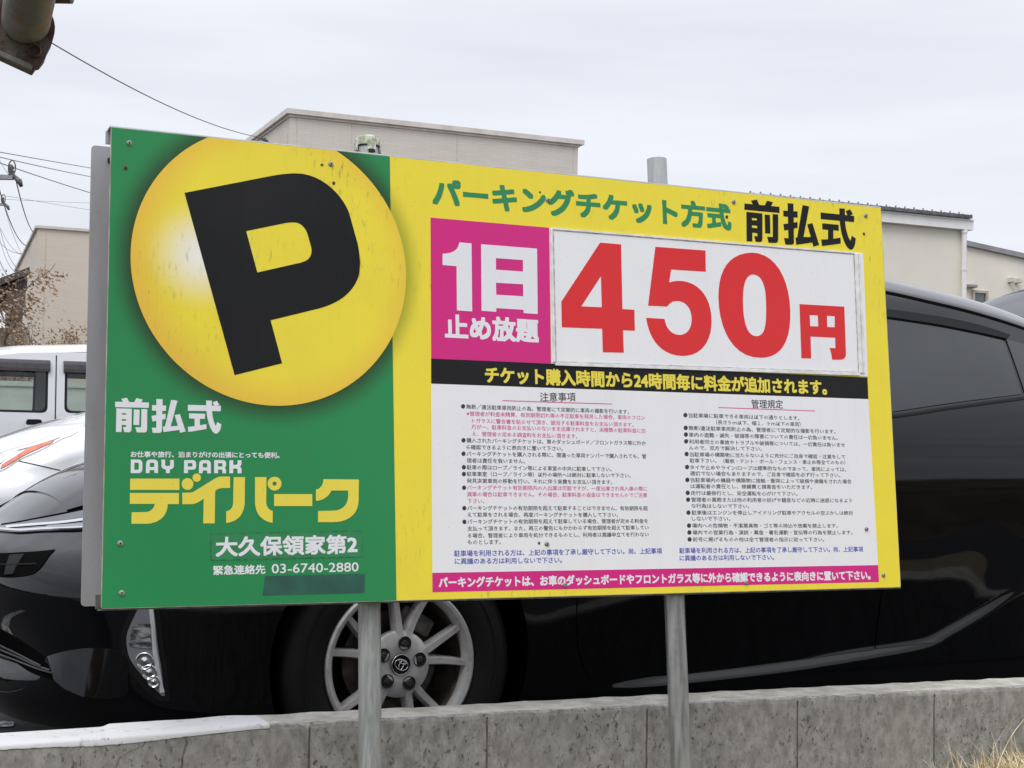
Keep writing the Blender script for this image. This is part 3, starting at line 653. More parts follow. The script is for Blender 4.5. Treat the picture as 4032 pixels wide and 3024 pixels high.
class CarShape:
    XS = -0.30
    def __init__(s, zscale=1.0):
        s.k = zscale
        s.XR = 3.10
        s.U1 = s.XR - s.XS
        s.W = pchip([.12, .18, .24, .30, .38, .50, .62, .74, .84, .90, .95, 1.0, 1.06, 1.30, 1.38, 1.46],
                    [.790, .846, .860, .862, .866, .873, .877, .876, .869, .858, .842, .822, .795, .675, .630, .560])
        s.ztt = pchip([-.30, 0, .3, .5, .8, 1.1, 1.35, 1.6, 1.85, 2.1, 2.4, 2.8, 3.1],
                      [.835, .915, .985, 1.05, 1.21, 1.345, 1.408, 1.413, 1.395, 1.362, 1.311, 1.21, 1.11])
        s.ztf = pchip([-1, -.8, -.6, -.4, -.2, 0], [.618, .640, .682, .733, .782, .835])
        s.ztr = pchip([0, .3, .6, 1], [1.10, 1.04, .99, .96])
        s.xn = pchip([.12, .17, .24, .275, .31, .37, .46, .54, .585, .615, .65, .70, .78, .84],
                     [-.80, -.895, -.935, -.930, -.905, -.925, -.955, -.958, -.948, -.912, -.862, -.81, -.73, -.64])
        s.xn2 = pchip([.12, .17, .24, .31, .37, .46, .54, .585, .615, .65, .70, .78, .84],
                      [-.80, -.87, -.920, -.940, -.948, -.955, -.958, -.948, -.912, -.862, -.81, -.73, -.64])
        s.Zc = pchip([-.97, -.92, -.872, -.83, -.78, -.66, -.45, -.30], [.575, .590, .622, .655, .692, .766, .845, .895])
        s.cr = pchip([-.3, .2, .5, .9, 1.3, 2.0, 2.8, 3.3, 3.6], [.060, .064, .06, .075, .112, .132, .172, .10, .04])
        s.xr = pchip([.12, .25, .45, .7, .9, 1.1], [3.35, 3.52, 3.56, 3.50, 3.46, 3.36])
        s.zc = pchip([.4, .643, .887, 1.19, 1.484, 1.70, 1.745, 1.845, 1.988, 2.081, 2.3], [.205, .213, .222, .236, .259, .277, .283, .320, .380, .423, .50])
        s.p = 2.5
    def zb(s, u):
        return .165 * s.k
    def zt(s, u):
        u = np.asarray(u, float)
        a = s.ztf(np.clip(u, -1, 0)); b = s.ztt(u + s.XS); c = s.ztr(np.clip(u - s.U1, 0, 1))
        return np.where(u < 0, a, np.where(u > s.U1, c, b)) * s.k
    def width(s, x, z, ztop):
        w = s.W(z)
        # fender and bonnet edge roll over
        roll = sstep(.75, .35, x)
        w = w - roll * .13 * np.clip((z - (ztop - .13)) / .13, 0, 1)**2
        # cabin tapers to the tail
        w = w * (1 - .10 * sstep(2.3, 3.3, x))
        w = w - .10 * sstep(1.0, 1.35, z) * sstep(2.0, 3.2, x)
        # wheel arch flare
        for xc in (0.0, 2.70):
            r = np.sqrt((x - xc)**2 + (z - .32)**2)
            w = w + .012 * np.exp(-((r - .36) / .06)**2)
        # sculpted ledge low on the doors
        zc = s.zc(x)
        win = sstep(.45, .9, x) * sstep(2.20, 1.90, x)
        amp = .019 - .006 * sstep(1.4, 1.8, x)
        th = .030 - .009 * sstep(1.7, 2.1, x)
        w = w - win * amp * sstep(zc, zc + th, z) * (1 - .85 * sstep(zc + .07, zc + .34, z))
        return w
    def S(s, u, z):
        u = np.asarray(u, float); z = np.asarray(z, float)
        ztop = s.zt(u) / s.k; zz = z / s.k
        x = np.clip(u + s.XS, s.XS, s.XR)
        w = s.width(x, zz, ztop)
        ph = np.clip(-u, 0, 1) * np.pi / 2
        lf = sstep(-.50, -.74, u)
        L = s.XS - (s.xn(zz)*lf + s.xn2(zz)*(1 - lf))
        pz = s.p - .55*sstep(.48, .64, zz)
        fx = s.XS - L * np.sin(ph)**(2/pz); fy = -w * np.cos(ph)**(2/pz)
        ph2 = np.clip(u - s.U1, 0, 1) * np.pi / 2
        L2 = s.xr(zz) - s.XR
        rx = s.XR + L2 * np.sin(ph2)**(2/3.2); ry = -w * np.cos(ph2)**(2/3.2)
        X = np.where(u < 0, fx, np.where(u > s.U1, rx, x))
        Y = np.where(u < 0, fy, np.where(u > s.U1, ry, -w))
        return np.stack([X, Y, z + 0*X], -1)
    def N(s, u, z, e=2e-3):
        du = s.S(np.clip(u + e, -.999, s.U1 + .999), z) - s.S(np.clip(u - e, -.999, s.U1 + .999), z)
        dz = s.S(u, z + e) - s.S(u, z - e)
        n = np.cross(du, dz)
        n /= np.maximum(np.linalg.norm(n, axis=-1, keepdims=True), 1e-9)
        # outward means away from the car's middle
        c = s.S(u, z) - np.array([1.3, 0, .6])
        sg = np.sign((n * c * np.array([1, 1, .2])).sum(-1, keepdims=True))
        return n * np.where(sg == 0, 1, sg)
    def crown(s, u):
        u = np.asarray(u, float)
        xe = s.S(np.minimum(u, 0), s.zt(np.minimum(u, 0)))[..., 0]
        f = np.maximum(s.Zc(xe) - s.ztf(np.clip(u, -1, 0)), .004)
        return np.where(u < 0, f, s.cr(u + s.XS)) * s.k
    def T(s, u, t):          # roof, bonnet and screens: t = -1 (near side) .. 1
        E = s.S(u, s.zt(u)); t = np.asarray(t, float)
        Y = E[..., 1] * -t
        Z = E[..., 2] + s.crown(u) * (1 - np.abs(t)**2.6)
        return np.stack([E[..., 0] + 0*t, Y, Z], -1)
# ---------------------------------------------------------------- cars
YAW = R(28)
CD = V3(math.cos(YAW), math.sin(YAW), 0); CN = V3(-math.sin(YAW), math.cos(YAW), 0); CZ = V3(0, 0, 1)
_r = ray(1575, 2616); HUB = CAM + _r*((.317 - CAM[2])/_r[2])
CO = HUB + CN*.845; CO[2] = 0
def pose(o, d=CD, n=CN):
    return Matrix(((d[0], n[0], 0, o[0]), (d[1], n[1], 0, o[1]), (0, 0, 1, o[2]), (0, 0, 0, 1)))

def paint(name, col, rough=.06, spec=.5, coat=.6, dust=.0, dustcol=(.3,.28,.25)):
    m = Mat(name, col, rough, 0, spec, coat)
    n1 = m.noise(m.coord((1,1,1)), 2.2, 4); n2 = m.noise(m.coord((1,1,1)), 420, 2)
    f = m.math('MULTIPLY', m.ramp(n1, .35, .75), m.ramp(n2, .45, .7, 0, dust))
    m.col(m.mix(f, col, dustcol)); m.rough(m.ramp(n1, .3, .75, rough, rough + .03 + dust*.6))
    return m.m
m_blackpaint = paint('black_car_paint', (.0009,.0012,.0019), .03, .36, .06, .02, (.06,.055,.05))
m_whitepaint = paint('white_car_paint', (.80,.81,.83), .10, .5, .7, .04)
m_vanpaint = paint('white_van_paint', (.74,.745,.77), .16, .5, .4, .10)
m_navypaint = paint('dark_grey_paint', (.010,.012,.017), .42, .22, .0, .05)
m_trim = Mat('black_trim', (.007,.007,.008), .38, 0, .25).m
m_channel = Mat('channel_rubber', (.004,.004,.004), .9, 0, .02).m
m_visor = Mat('smoked_plastic', (.026,.027,.028), .6, 0, .04).m
m_rubber = varied('rubber', (.012,.012,.013), .55, .3, 60, bump=.2)
m_tyre = Mat('tyre', (.010,.010,.011), .7, 0, .2)
_v = m_tyre.coord((1,1,1)); _n = m_tyre.noise(_v, 25, 4); m_tyre.col(m_tyre.mix(m_tyre.ramp(_n, .4, .8, 0, .5), (.009,.009,.0095), (.019,.018,.017))); m_tyre.bump(_n, .15, .002); m_tyre = m_tyre.m
m_alloy = Mat('alloy', (.50,.49,.475), .38, .25, .6)
_n = m_alloy.noise(m_alloy.coord(), 30, 5); m_alloy.col(m_alloy.mix(m_alloy.ramp(_n, .42, .78, 0, .6), (.54,.53,.515), (.28,.25,.22))); m_alloy = m_alloy.m
m_chrome = Mat('chrome', (.75,.75,.76), .10, 1.0).m
m_brake = varied('brake_iron', (.10,.085,.075), .5, .4, 30, metal=.7)
m_tint = Mat('tinted_glass', (.014,.017,.020), .04, 0, .55, .0).m
m_lens = Mat('lamp_lens', (.62,.63,.66), .08, .75, .6, .8)
_n = m_lens.noise(m_lens.coord((1,1,3)), 26, 4); m_lens.col(m_lens.mix(m_lens.ramp(_n, .40, .62), (.08,.08,.085), (.74,.75,.78))); m_lens = m_lens.m
m_lens_dark = Mat('lamp_dark', (.02,.02,.022), .05, 0, .6, .8).m
m_lens_clear = Mat('lamp_clear', (.20,.205,.22), .07, .2, .6, .5).m
m_lens_bright = Mat('lamp_bright', (.66,.68,.71), .10, .3, .6, .8).m
m_orange = Mat('orange_lens', (.62,.13,.035), .18, 0, .6, .5)
_n = m_orange.noise(m_orange.coord((1,1,1)), 30, 3); m_orange.col(m_orange.mix(m_orange.ramp(_n,.35,.65), (.70,.16,.04), (.50,.085,.03))); m_orange = m_orange.m
m_redlens = Mat('red_lens', (.35,.01,.012), .12, 0, .6, .6).m
m_plate = Mat('plate_white', (.7,.7,.68), .4).m

def curve(pts, n):
    p = np.array(pts, float); d = np.r_[0, np.cumsum(np.linalg.norm(np.diff(p, axis=0)*np.array([1, 1.5]), axis=1))]
    t = np.linspace(0, d[-1], n)
    if len(p) < 3: return np.c_[np.interp(t, d, p[:,0]), np.interp(t, d, p[:,1])]
    return np.c_[pchip(d, p[:,0])(t), pchip(d, p[:,1])(t)]
def panel(C, bot, top, off=.003, n=28, m=10, skirt=.010, mirror=False, ob=None, ot=None, fade=False):
    """Panel following the body between a lower and an upper outline given as (u, z)."""
    A, B = curve(bot, n), curve(top, n); t = np.linspace(0, 1, m)[:, None, None]
    Q = A[None]*(1-t) + B[None]*t
    o = off if ob is None else ((ob*(1-t[...,0]) + ot*t[...,0])*(np.interp(np.linspace(0, 1, n), [0, .12, .3, .6, 1], [.15, .8, 1, .75, .08])[None] if fade else 1) + 0*Q[...,0])[..., None]
    P = C.S(Q[...,0], Q[...,1]) + C.N(Q[...,0], Q[...,1])*o
    if skirt:
        G = C.S(Q[...,0], Q[...,1]) + C.N(Q[...,0], Q[...,1])*(o - skirt)
        P = np.concatenate([G[:1], P, G[-1:]], 0)
        L_ = np.concatenate([G[:1,:1], G[:,:1], G[-1:,:1]], 0); R_ = np.concatenate([G[:1,-1:], G[:,-1:], G[-1:,-1:]], 0)
        P = np.concatenate([L_, P, R_], 1)
    if mirror: P = P*np.array([1, -1, 1])
    b = MB(); b.grid(P, 0, mirror); return b
def ribbon(C, pts, w, off=.004, n=40, mirror=False):
    A = curve(pts, n); d = np.gradient(A, axis=0); d /= np.linalg.norm(d, axis=1, keepdims=True)
    nn = np.c_[-d[:,1], d[:,0]]*w/2
    Q = np.stack([A - nn, A, A + nn], 0)
    P = C.S(Q[...,0], Q[...,1]) + C.N(Q[...,0], Q[...,1])*np.array([off-.004, off, off-.004])[:, None, None]
    if mirror: P = P*np.array([1, -1, 1])
    b = MB(); b.grid(P, 0, mirror); return b

def body_shell(C, name, mat, root, wheels=(0., 2.70)):
    us = np.r_[np.linspace(-1, 0, 40)[:-1], np.linspace(0, C.U1, 120)[:-1], np.linspace(C.U1, C.U1+1, 20)]
    vs = np.r_[np.linspace(0, .28, 40)[:-1], np.linspace(.28, 1, 44)]
    ring = []
    for u in us:
        z0, z1 = C.zb(u), float(C.zt(u)); z = z0 + (z1-z0)*vs
        side = C.S(np.full_like(z, u), z)
        t = np.linspace(-1, 1, 33)[1:-1]; top = C.T(np.full_like(t, u), t)
        far = side[::-1]*np.array([1, -1, 1])
        bt = np.linspace(1, -1, 9)[1:-1]; E = side[0]; bottom = np.stack([np.full_like(bt, E[0]), -E[1]*bt, np.full_like(bt, E[2])], 1)
        ring.append(np.concatenate([side, top, far, bottom], 0))
    P = np.array(ring); n, k = P.shape[:2]; b = MB(); v = P.reshape(-1, 3); f = []
    for i in range(n-1):
        for j in range(k): f.append((i*k+j, (i+1)*k+j, (i+1)*k+(j+1) % k, i*k+(j+1) % k))
    b.add(v, f); o = b.build(name, mat, root)
    bm = bmesh.new(); bm.from_mesh(o.data); bmesh.ops.remove_doubles(bm, verts=bm.verts, dist=2e-4)
    bmesh.ops.dissolve_degenerate(bm, dist=1e-5, edges=bm.edges)
    bmesh.ops.recalc_face_normals(bm, faces=bm.faces); bm.to_mesh(o.data); bm.free()
    cut = MB()
    for x in wheels:
        for s in (-1, 1): cut.lathe([(.0001, 0), (.352, 0), (.352, .40), (.0001, .40)], (x, s*.60, .33), (0, s, 0), 48)
    co = cut.build('arch', mat, root)
    bm = bmesh.new(); bm.from_mesh(co.data); bmesh.ops.remove_doubles(bm, verts=bm.verts, dist=1e-3); bmesh.ops.recalc_face_normals(bm, faces=bm.faces); bm.to_mesh(co.data); bm.free()
    md = o.modifiers.new('arch', 'BOOLEAN'); md.object = co; md.operation = 'DIFFERENCE'; md.solver = 'EXACT'
    me = bpy.data.meshes.new_from_object(o.evaluated_get(bpy.context.evaluated_depsgraph_get()))
    o.modifiers.clear(); o.data = me; bpy.data.objects.remove(co)
    bm = bmesh.new(); bm.from_mesh(me)
    for e in bm.edges:
        e.smooth = not (len(e.link_faces) == 2 and e.calc_face_angle(0) > R(38))
    for q in bm.faces: q.smooth = True
    bm.to_mesh(me); bm.free(); me.materials.clear(); me.materials.append(mat)
    return o

m_barrel = varied('dark_barrel', (.10,.085,.07), .6, .4, 25, metal=.2)  # inner barrel in a darker brown-grey than the rim's alloy
m_nut = varied('dull_nut', (.055,.053,.050), .5, .3, 90, metal=.5)
LUGS = [79, 11, -63, -132, 152]
def make_wheel(root, x, side, emblem=True):
    c = V3(x, side*.862, .317); A = V3(0, side, 0); X = V3(-side*-1.0, 0, 0)*1.0; X = V3(1, 0, 0) if side < 0 else V3(-1, 0, 0)
    w = empty('wheel'); w.parent = root
    b = MB(); b.lathe([(.196,-.17),(.235,-.19),(.285,-.185),(.308,-.165),(.317,-.13),(.3175,-.095),(.317,-.055),(.309,-.022),(.285,-.004),(.252,.002),(.222,-.003),(.206,-.012),(.203,-.02)], c, A, 72, 0, X)
    b.lathe([(.262,.0022),(.265,.0042),(.268,.0028)], c, A, 72, 0, X); b.build('tyre', m_tyre, w, smooth=True)
    b = MB(); b.lathe([(.205,-.022),(.2035,-.008),(.198,-.004),(.190,-.006),(.186,-.016),(.181,-.022),(.179,-.035)], c, A, 72, 0, X)
    b.lathe([(.179,-.034),(.176,-.07),(.172,-.16),(.196,-.17)], c, A, 72, 1, X)
    Z = np.cross(A, X);
    if Z[2] < 0: Z = -Z
    P = lambda r, a, h: c + (X*math.cos(a) + Z*math.sin(a))*r + A*h
    b.lathe([(.0001,-.016),(.030,-.016),(.040,-.013),(.074,-.016),(.084,-.024),(.084,-.045),(.0001,-.045)], c, A, 60, 0, X)
    for lug in LUGS:
        for sg in (-1, 1):
            rows = []
            for k, r in enumerate(np.linspace(.062, .188, 9)):
                t = k/8; a = R(lug + 2 + sg*(8.0 + 7.0*t**.8)); hw = .0112 - .0026*t; h = -.014 - .010*math.sin(math.pi*min(t*1.1,1))*.6 - .002*t
                pa = P(r, a, 0); d = Z*math.cos(a) - X*math.sin(a)
                pa = pa + A*h
                rows.append([pa - d*hw*1.25 - A*.030, pa - d*hw - A*.006, pa - d*hw*.70, pa + d*hw*.70, pa + d*hw - A*.006, pa + d*hw*1.25 - A*.030])
            b.grid(np.array(rows))
    b.build('rim', [m_alloy, m_barrel], w, auto=35)
    for lug in LUGS:
        b = MB(); q = P(.0535, R(lug), 0); b.lathe([(.0180,-.0118),(.0165,-.0120),(.0150,-.0135),(.0001,-.0133)], q, A, 20, 0, X); b.build('lug_hole', m_dark, w)
    for lug in LUGS:
        b = MB(); q = P(.0535, R(lug), 0); b.lathe([(.0088,-.0135),(.0086,-.0105),(.0070,-.0092),(.0001,-.0090)], q, A, 6, 0, X); b.build('lug_nut', m_nut, w)
    b = MB(); b.lathe([(.0265,-.016),(.0262,-.0105),(.0245,-.0092),(.0225,-.0100),(.0001,-.0088)], c, A, 40, 0, X); b.build('hub_cap', m_trim, w, smooth=True)
    b = MB()
    def ell(ca, cb, oy, n=40):
        ro = R(-22); pts = []
        for t in np.linspace(0, 2*math.pi, n):
            x_, y_ = ca*math.cos(t), cb*math.sin(t)+oy; pts.append(c + X*(x_*math.cos(ro)-y_*math.sin(ro)) + Z*(x_*math.sin(ro)+y_*math.cos(ro)) - A*.0078)
        b.tube(pts, .0013, 6)
    ell(.0185, .0130, 0); ell(.0058, .0118, -.001); ell(.0112, .0042, .0075); b.lathe([(.0262,-.0102),(.0255,-.0082),(.0244,-.0092)], c, A, 40, 0, X)
    b.build('emblem', m_chrome, w, smooth=True)
    b = MB(); b.lathe([(.0001,-.085),(.13,-.085),(.13,-.095),(.0001,-.095)], c, A, 40, 0, X)
    b.bbox(P(.118, R(60), -.075), (.10, .05, .05), .01, 1, (Z*math.cos(R(60)) - X*math.sin(R(60)), X*math.cos(R(60)) + Z*math.sin(R(60)), A))
    b.lathe([(.0001,-.15),(.19,-.15)], c, A, 32, 2, X)
    b.build('brake', [m_brake, varied('caliper', (.16,.15,.14), .5, .3, 40, metal=.5), m_dark], w)
    return w

def make_car(name, label, group, M, C, mp, style='dark', full=True):
    root = empty(name, M=M); tag(root, label, 'car', group)
    body_shell(C, 'body', mp, root)
    k = C.k; z_ = lambda pts: [(a, b*k) for a, b in pts]
    T_ = lambda u0, u1, t0, off, nu=26, nt_=21, tf=None: None
    def top_panel(nm, ua, ub, tw, off, mat, skirt=.006, nu=30, nt_=25):
        us = np.linspace(ua, ub, nu)[:, None]; ts = np.linspace(-1, 1, nt_)[None]*(np.interp(us, *tw) if isinstance(tw, tuple) else tw)
        P = C.T(us + 0*ts, ts); gx = np.gradient(P, axis=0); gy = np.gradient(P, axis=1); n_ = np.cross(gx, gy); n_ /= np.linalg.norm(n_, axis=-1, keepdims=True)
        n_ *= np.where(n_[...,2:3] < 0, -1, 1); Q = P + n_*off; G = P + n_*(off-skirt)
        Q = np.concatenate([G[:1], Q, G[-1:]], 0); Lf = np.concatenate([G[:1,:1], G[:,:1], G[-1:,:1]], 0); Rt = np.concatenate([G[:1,-1:], G[:,-1:], G[-1:,-1:]], 0)
        b = MB(); b.grid(np.concatenate([Lf, Q, Rt], 1)); o = b.build(nm, mat, root, auto=45); return o
    top_panel('bonnet', -.62, .62, ([-.62, -.3, .1, .62], [.93, .90, .88, .88]), .004, mp)
    top_panel('windscreen', .68, 1.50, .90, .004, m_tint); top_panel('rear_window', 2.95, 3.36, .72, .004, m_tint)
    for mir in (False, True):
        kw = dict(mirror=mir)
        d = panel(C, z_([(.80,.44),(.806,.36),(.828,.288),(.856,.250),(1.11,.246),(1.50,.263),(1.846,.284)]), z_([(.80,.93),(.81,.945),(.84,.955),(.90,.957),(1.2,.962),(1.55,.972),(1.90,.985)]), .003, 80, 90, **kw).build('front_door', mp, root, auto=40)
        e = panel(C, z_([(1.853,.286),(2.232,.307),(2.357,.320),(2.408,.338),(2.448,.367),(2.50,.47),(2.58,.58),(2.70,.70)]), z_([(1.908,.988),(2.184,1.021),(2.40,1.046),(2.527,1.060),(2.62,1.07),(2.68,1.075),(2.72,1.079),(2.76,1.083)]), .003, 110, 90, **kw).build('rear_door', mp, root, auto=40)
        for dr, uh in ((d, 1.70), (e, 2.66)):
            z0 = (.86 + (uh-1.7)*.07)*k; n_ = C.N(np.array(uh), np.array(z0)); P0 = C.S(np.array(uh), np.array(z0)); q = MB()
            pts = []
            for s in np.linspace(-1, 1, 11):
                p = C.S(np.array(uh + s*.10), np.array(z0)); nn = C.N(np.array(uh + s*.10), np.array(z0)); p = p + nn*(.006 + .030*(1-s**4)); pts.append(p*np.array([1, -1 if mir else 1, 1]))
            q.tube(pts, .011, 10); q.build('handle', mp, dr, smooth=True)
        panel(C, z_([(1.02,.970),(1.4,.975),(1.86,.99)]), z_([(1.36,1.225),(1.60,1.297),(1.93,1.307)]), .004, **kw).build('front_side_glass', m_tint, root, auto=40)
        panel(C, z_([(1.90,.994),(2.184,1.033),(2.514,1.073)]), z_([(1.97,1.307),(2.213,1.299),(2.531,1.262)]), .004, **kw).build('rear_side_glass', m_tint, root, auto=40)
        panel(C, z_([(2.532,1.075),(2.70,1.094),(2.88,1.112)]), z_([(2.549,1.260),(2.70,1.235),(2.90,1.170)]), .003, **kw).build('quarter_glass', m_tint, root, auto=40)
        ribbon(C, z_([(1.86,.99),(1.89,1.1),(1.945,1.32)]), .05, .007, **kw).build('door_pillar', m_trim, root, smooth=True)
        ribbon(C, z_([(1.0,.962),(1.4,.966),(1.89,.984),(2.184,1.021),(2.514,1.062),(2.9,1.105)]), .016, .009, **kw).build('belt_moulding', m_trim, root, smooth=True)
        panel(C, z_([(1.30,1.230),(1.62,1.292),(1.96,1.304),(2.213,1.292),(2.40,1.274),(2.545,1.257)]), z_([(1.31,1.255),(1.62,1.318),(1.96,1.331),(2.213,1.321),(2.42,1.301),(2.57,1.272)]), .011, 40, 5, .010, **kw).build('wind_deflector', m_visor, root, auto=40)
        zz = [(u, float(C.zt(u)) - .011*k) for u in (.75, 1.0, 1.4, 1.7, 2.0, 2.3, 2.6, 2.9, 3.2)]
        ribbon(C, zz, .018, .003, 60, **kw).build('roof_channel', m_channel, root, smooth=True)
        # door mirror
        q = MB(); p = C.S(np.array(1.13), np.array(1.0*k)) + V3(0, -.13, .055); sg = -1 if mir else 1
        q.bbox(p*V3(1, sg, 1), (.10, .19, .13), .035, 0); q.bbox((p + V3(.01, .10, -.055))*V3(1, sg, 1), (.06, .10, .03), .01, 0); q.build('door_mirror', mp, root, smooth=True)
        # lamps and bumper details
        if style == 'dark':
            hl = panel(C, z_([(-.845,.623),(-.74,.625),(-.663,.633),(-.559,.642),(-.38,.685),(-.14,.745)]), z_([(-.85,.634),(-.784,.645),(-.709,.660),(-.645,.673),(-.575,.689),(-.38,.733),(-.13,.768)]), .004, 50, 8, .008, **kw).build('headlight', m_lens_dark, root, auto=40)
            panel(C, z_([(-.66,.637),(-.60,.640),(-.555,.644),(-.42,.675)]), z_([(-.655,.645),(-.60,.651),(-.555,.656),(-.42,.690)]), .007, 20, 5, .004, **kw).build('projector', m_lens_clear, hl, auto=40)
            ribbon(C, z_([(-.80,.633),(-.70,.645),(-.62,.655),(-.55,.667),(-.40,.702),(-.2,.75)]), .006, .010, **kw).build('lamp_strip', m_lens_bright, hl, smooth=True)
            ribbon(C, z_([(-.84,.627),(-.74,.629),(-.663,.637),(-.559,.646),(-.40,.682)]), .004, .009, **kw).build('lamp_strip', m_lens_bright, hl, smooth=True)
            ribbon(C, z_([(-.85,.639),(-.784,.650),(-.709,.665),(-.645,.678),(-.575,.694),(-.38,.738)]), .008, .0045, **kw).build('bonnet_gap', m_channel, root, smooth=True)
            fb = panel(C, [(-.262,.256),(-.30,.29),(-.345,.362),(-.348,.40),(-.318,.49)], [(-.236,.256),(-.238,.33),(-.246,.385),(-.252,.43),(-.262,.49)], .001, 30, 8, .004, **kw).build('fog_lamp', m_trim, root, auto=40)
            panel(C, [(-.252,.270),(-.285,.305),(-.328,.369),(-.332,.40),(-.305,.478)], [(-.246,.270),(-.250,.33),(-.258,.385),(-.263,.43),(-.270,.478)], .007, 30, 8, .006, **kw).build('lens', m_lens_clear, fb, auto=40)
            ribbon(C, [(-.276,.478),(-.270,.43),(-.266,.385),(-.258,.33),(-.251,.278)], .011, .0105, **kw).build('lamp_strip', m_lens_bright, fb, smooth=True)
            panel(C, [(-.325,.388),(-.30,.384),(-.272,.382)], [(-.318,.432),(-.30,.440),(-.276,.440)], .0095, 14, 8, .004, **kw).build('reflector', m_lens, fb, auto=40)
            q = MB()
            for uu, zz_, rr in ((-.288,.352,.021),(-.278,.326,.018),(-.268,.304,.014)):
                p = (C.S(np.array(uu), np.array(zz_)) + C.N(np.array(uu), np.array(zz_))*.010)*V3(1, sg, 1); nn = C.N(np.array(uu), np.array(zz_))*V3(1, sg, 1)
                q.lathe([(rr, -.004), (rr, .003), (rr*.86, .003), (rr*.8, -.002), (rr*.4,.002), (.0005,.004)], p, nn, 22)
            q.build('led_lens', m_chrome, fb, smooth=True)
            panel(C, [(-.535,.312),(-.475,.282),(-.43,.266),(-.37,.262),(-.335,.27)], [(-.585,.338),(-.487,.366),(-.43,.375),(-.37,.376),(-.325,.372)], 0, 36, 14, .006, ob=.036, ot=.002, fade=True, **kw).build('bumper_wing', mp, root, auto=60)
        else:
            hl = panel(C, z_(style['hl_bot']), z_(style['hl_top']), .007, 40, 10, .010, **kw).build('headlight', m_lens_bright, root, auto=40)
            panel(C, z_(style['or_bot']), z_(style['or_top']), .011, 24, 6, .004, **kw).build('turn_signal', m_orange, hl, auto=40)
            q = MB(); uu, zz_ = style['proj']; zz_ *= k; p = (C.S(np.array(uu), np.array(zz_)) + C.N(np.array(uu), np.array(zz_))*.008)*V3(1, sg, 1)
            nn = C.N(np.array(uu), np.array(zz_))*V3(1, sg, 1); q.lathe([(.058,-.004),(.058,.006),(.050,.008),(.040,.004),(.0005,.018)], p, nn, 28); q.build('projector', m_chrome, hl, smooth=True)
            panel(C, z_(style['st_bot']), z_(style['st_top']), .012, 24, 4, .004, **kw).build('lamp_strip', m_chrome, hl, auto=40)
            ribbon(C, z_(style['seam']), .006, .0045, **kw).build('bumper_seam', m_trim, root, smooth=True)
        panel(C, [(C.U1+.12,.72*k),(C.U1+.30,.74*k)], [(C.U1+.05,.98*k),(C.U1+.28,.96*k)], .006, 14, 10, .008, **kw).build('rear_light', m_redlens, root, auto=40)
        q = panel(C, [(-1,.53*k),(-.73,.523*k),(-.61,.538*k),(-.585,.555*k),(-.57,.592*k)], [(-1,.580*k),(-.76,.577*k),(-.65,.586*k),(-.60,.592*k),(-.569,.597*k)], .002, 40, 6, .006, **kw)
        g = q.build('upper_grille', m_channel, root, auto=40)
        ribbon(C, [(-1,.552*k),(-.75,.551*k),(-.595,.562*k)], .004, .008, **kw).build('slat', m_trim if style != 'dark' else m_visor, g, smooth=True)
        q = panel(C, [(-1,.318*k),(-.80,.316*k),(-.64,.297*k),(-.49,.286*k)], [(-1,.402*k),(-.78,.392*k),(-.65,.366*k),(-.47,.305*k)], .002, 40, 8, .006, **kw)
        panel(C, [(-.70,.530*k),(-.668,.534*k)], [(-.69,.575*k),(-.645,.580*k)], .006, 8, 6, .004, **kw).build('radar_cover', m_visor, g, auto=40)
        g2 = q.build('lower_grille', m_channel, root, auto=40)
        for s in (.12, .42, .72):
            pts = [((-1)*(1-t) + t*(-.50 - .12*s), (.322 + s*.078 - t*(.022 + .055*s) + .004*t)*k) for t in np.linspace(0, 1, 6)]
            ribbon(C, pts, .006, .009, **kw).build('slat', varied('slat_black', (.03,.03,.03), .3, .2, 50), g2, smooth=True)
    q = MB(); p = C.S(np.array(-1.0), np.array(.46*k)); q.bbox(p + V3(-.012, 0, 0), (.012, .33, .165), .003); q.build('number_plate', m_plate, root)
    q = MB(); p = C.S(np.array(C.U1+1.0), np.array(.62*k)); q.bbox(p + V3(.012, 0, 0), (.012, .33, .165), .003); q.build('number_plate', m_plate, root)
    for x in (0., 2.70):
        for s in (-1, 1): make_wheel(root, x, s)
    return root
black_car = make_car('parked_car', 'glossy black hatchback close behind the parking sign', 'cars in the parking lot', pose(CO), CarShape(), m_blackpaint)
_K = lambda *pts: [(a, b/1.08) for a, b in pts]
STYLE_W = dict(hl_bot=_K((-.60,.640),(-.46,.660),(-.407,.680),(-.317,.750),(-.202,.803),(-.044,.868),(.05,.900)), hl_top=_K((-.62,.728),(-.50,.755),(-.42,.785),(-.31,.815),(-.20,.848),(-.06,.888),(.094,.928)),
               or_bot=_K((-.405,.695),(-.375,.715),(-.285,.776),(-.162,.829),(-.10,.850)), or_top=_K((-.41,.720),(-.357,.757),(-.291,.803),(-.235,.833),(-.08,.866)), proj=(-.455,.742/1.08),
               st_bot=_K((-.34,.803),(-.2,.838),(-.03,.884)), st_top=_K((-.33,.810),(-.19,.845),(-.02,.889)), seam=_K((-.317,.748),(-.174,.723),(-.026,.696)))
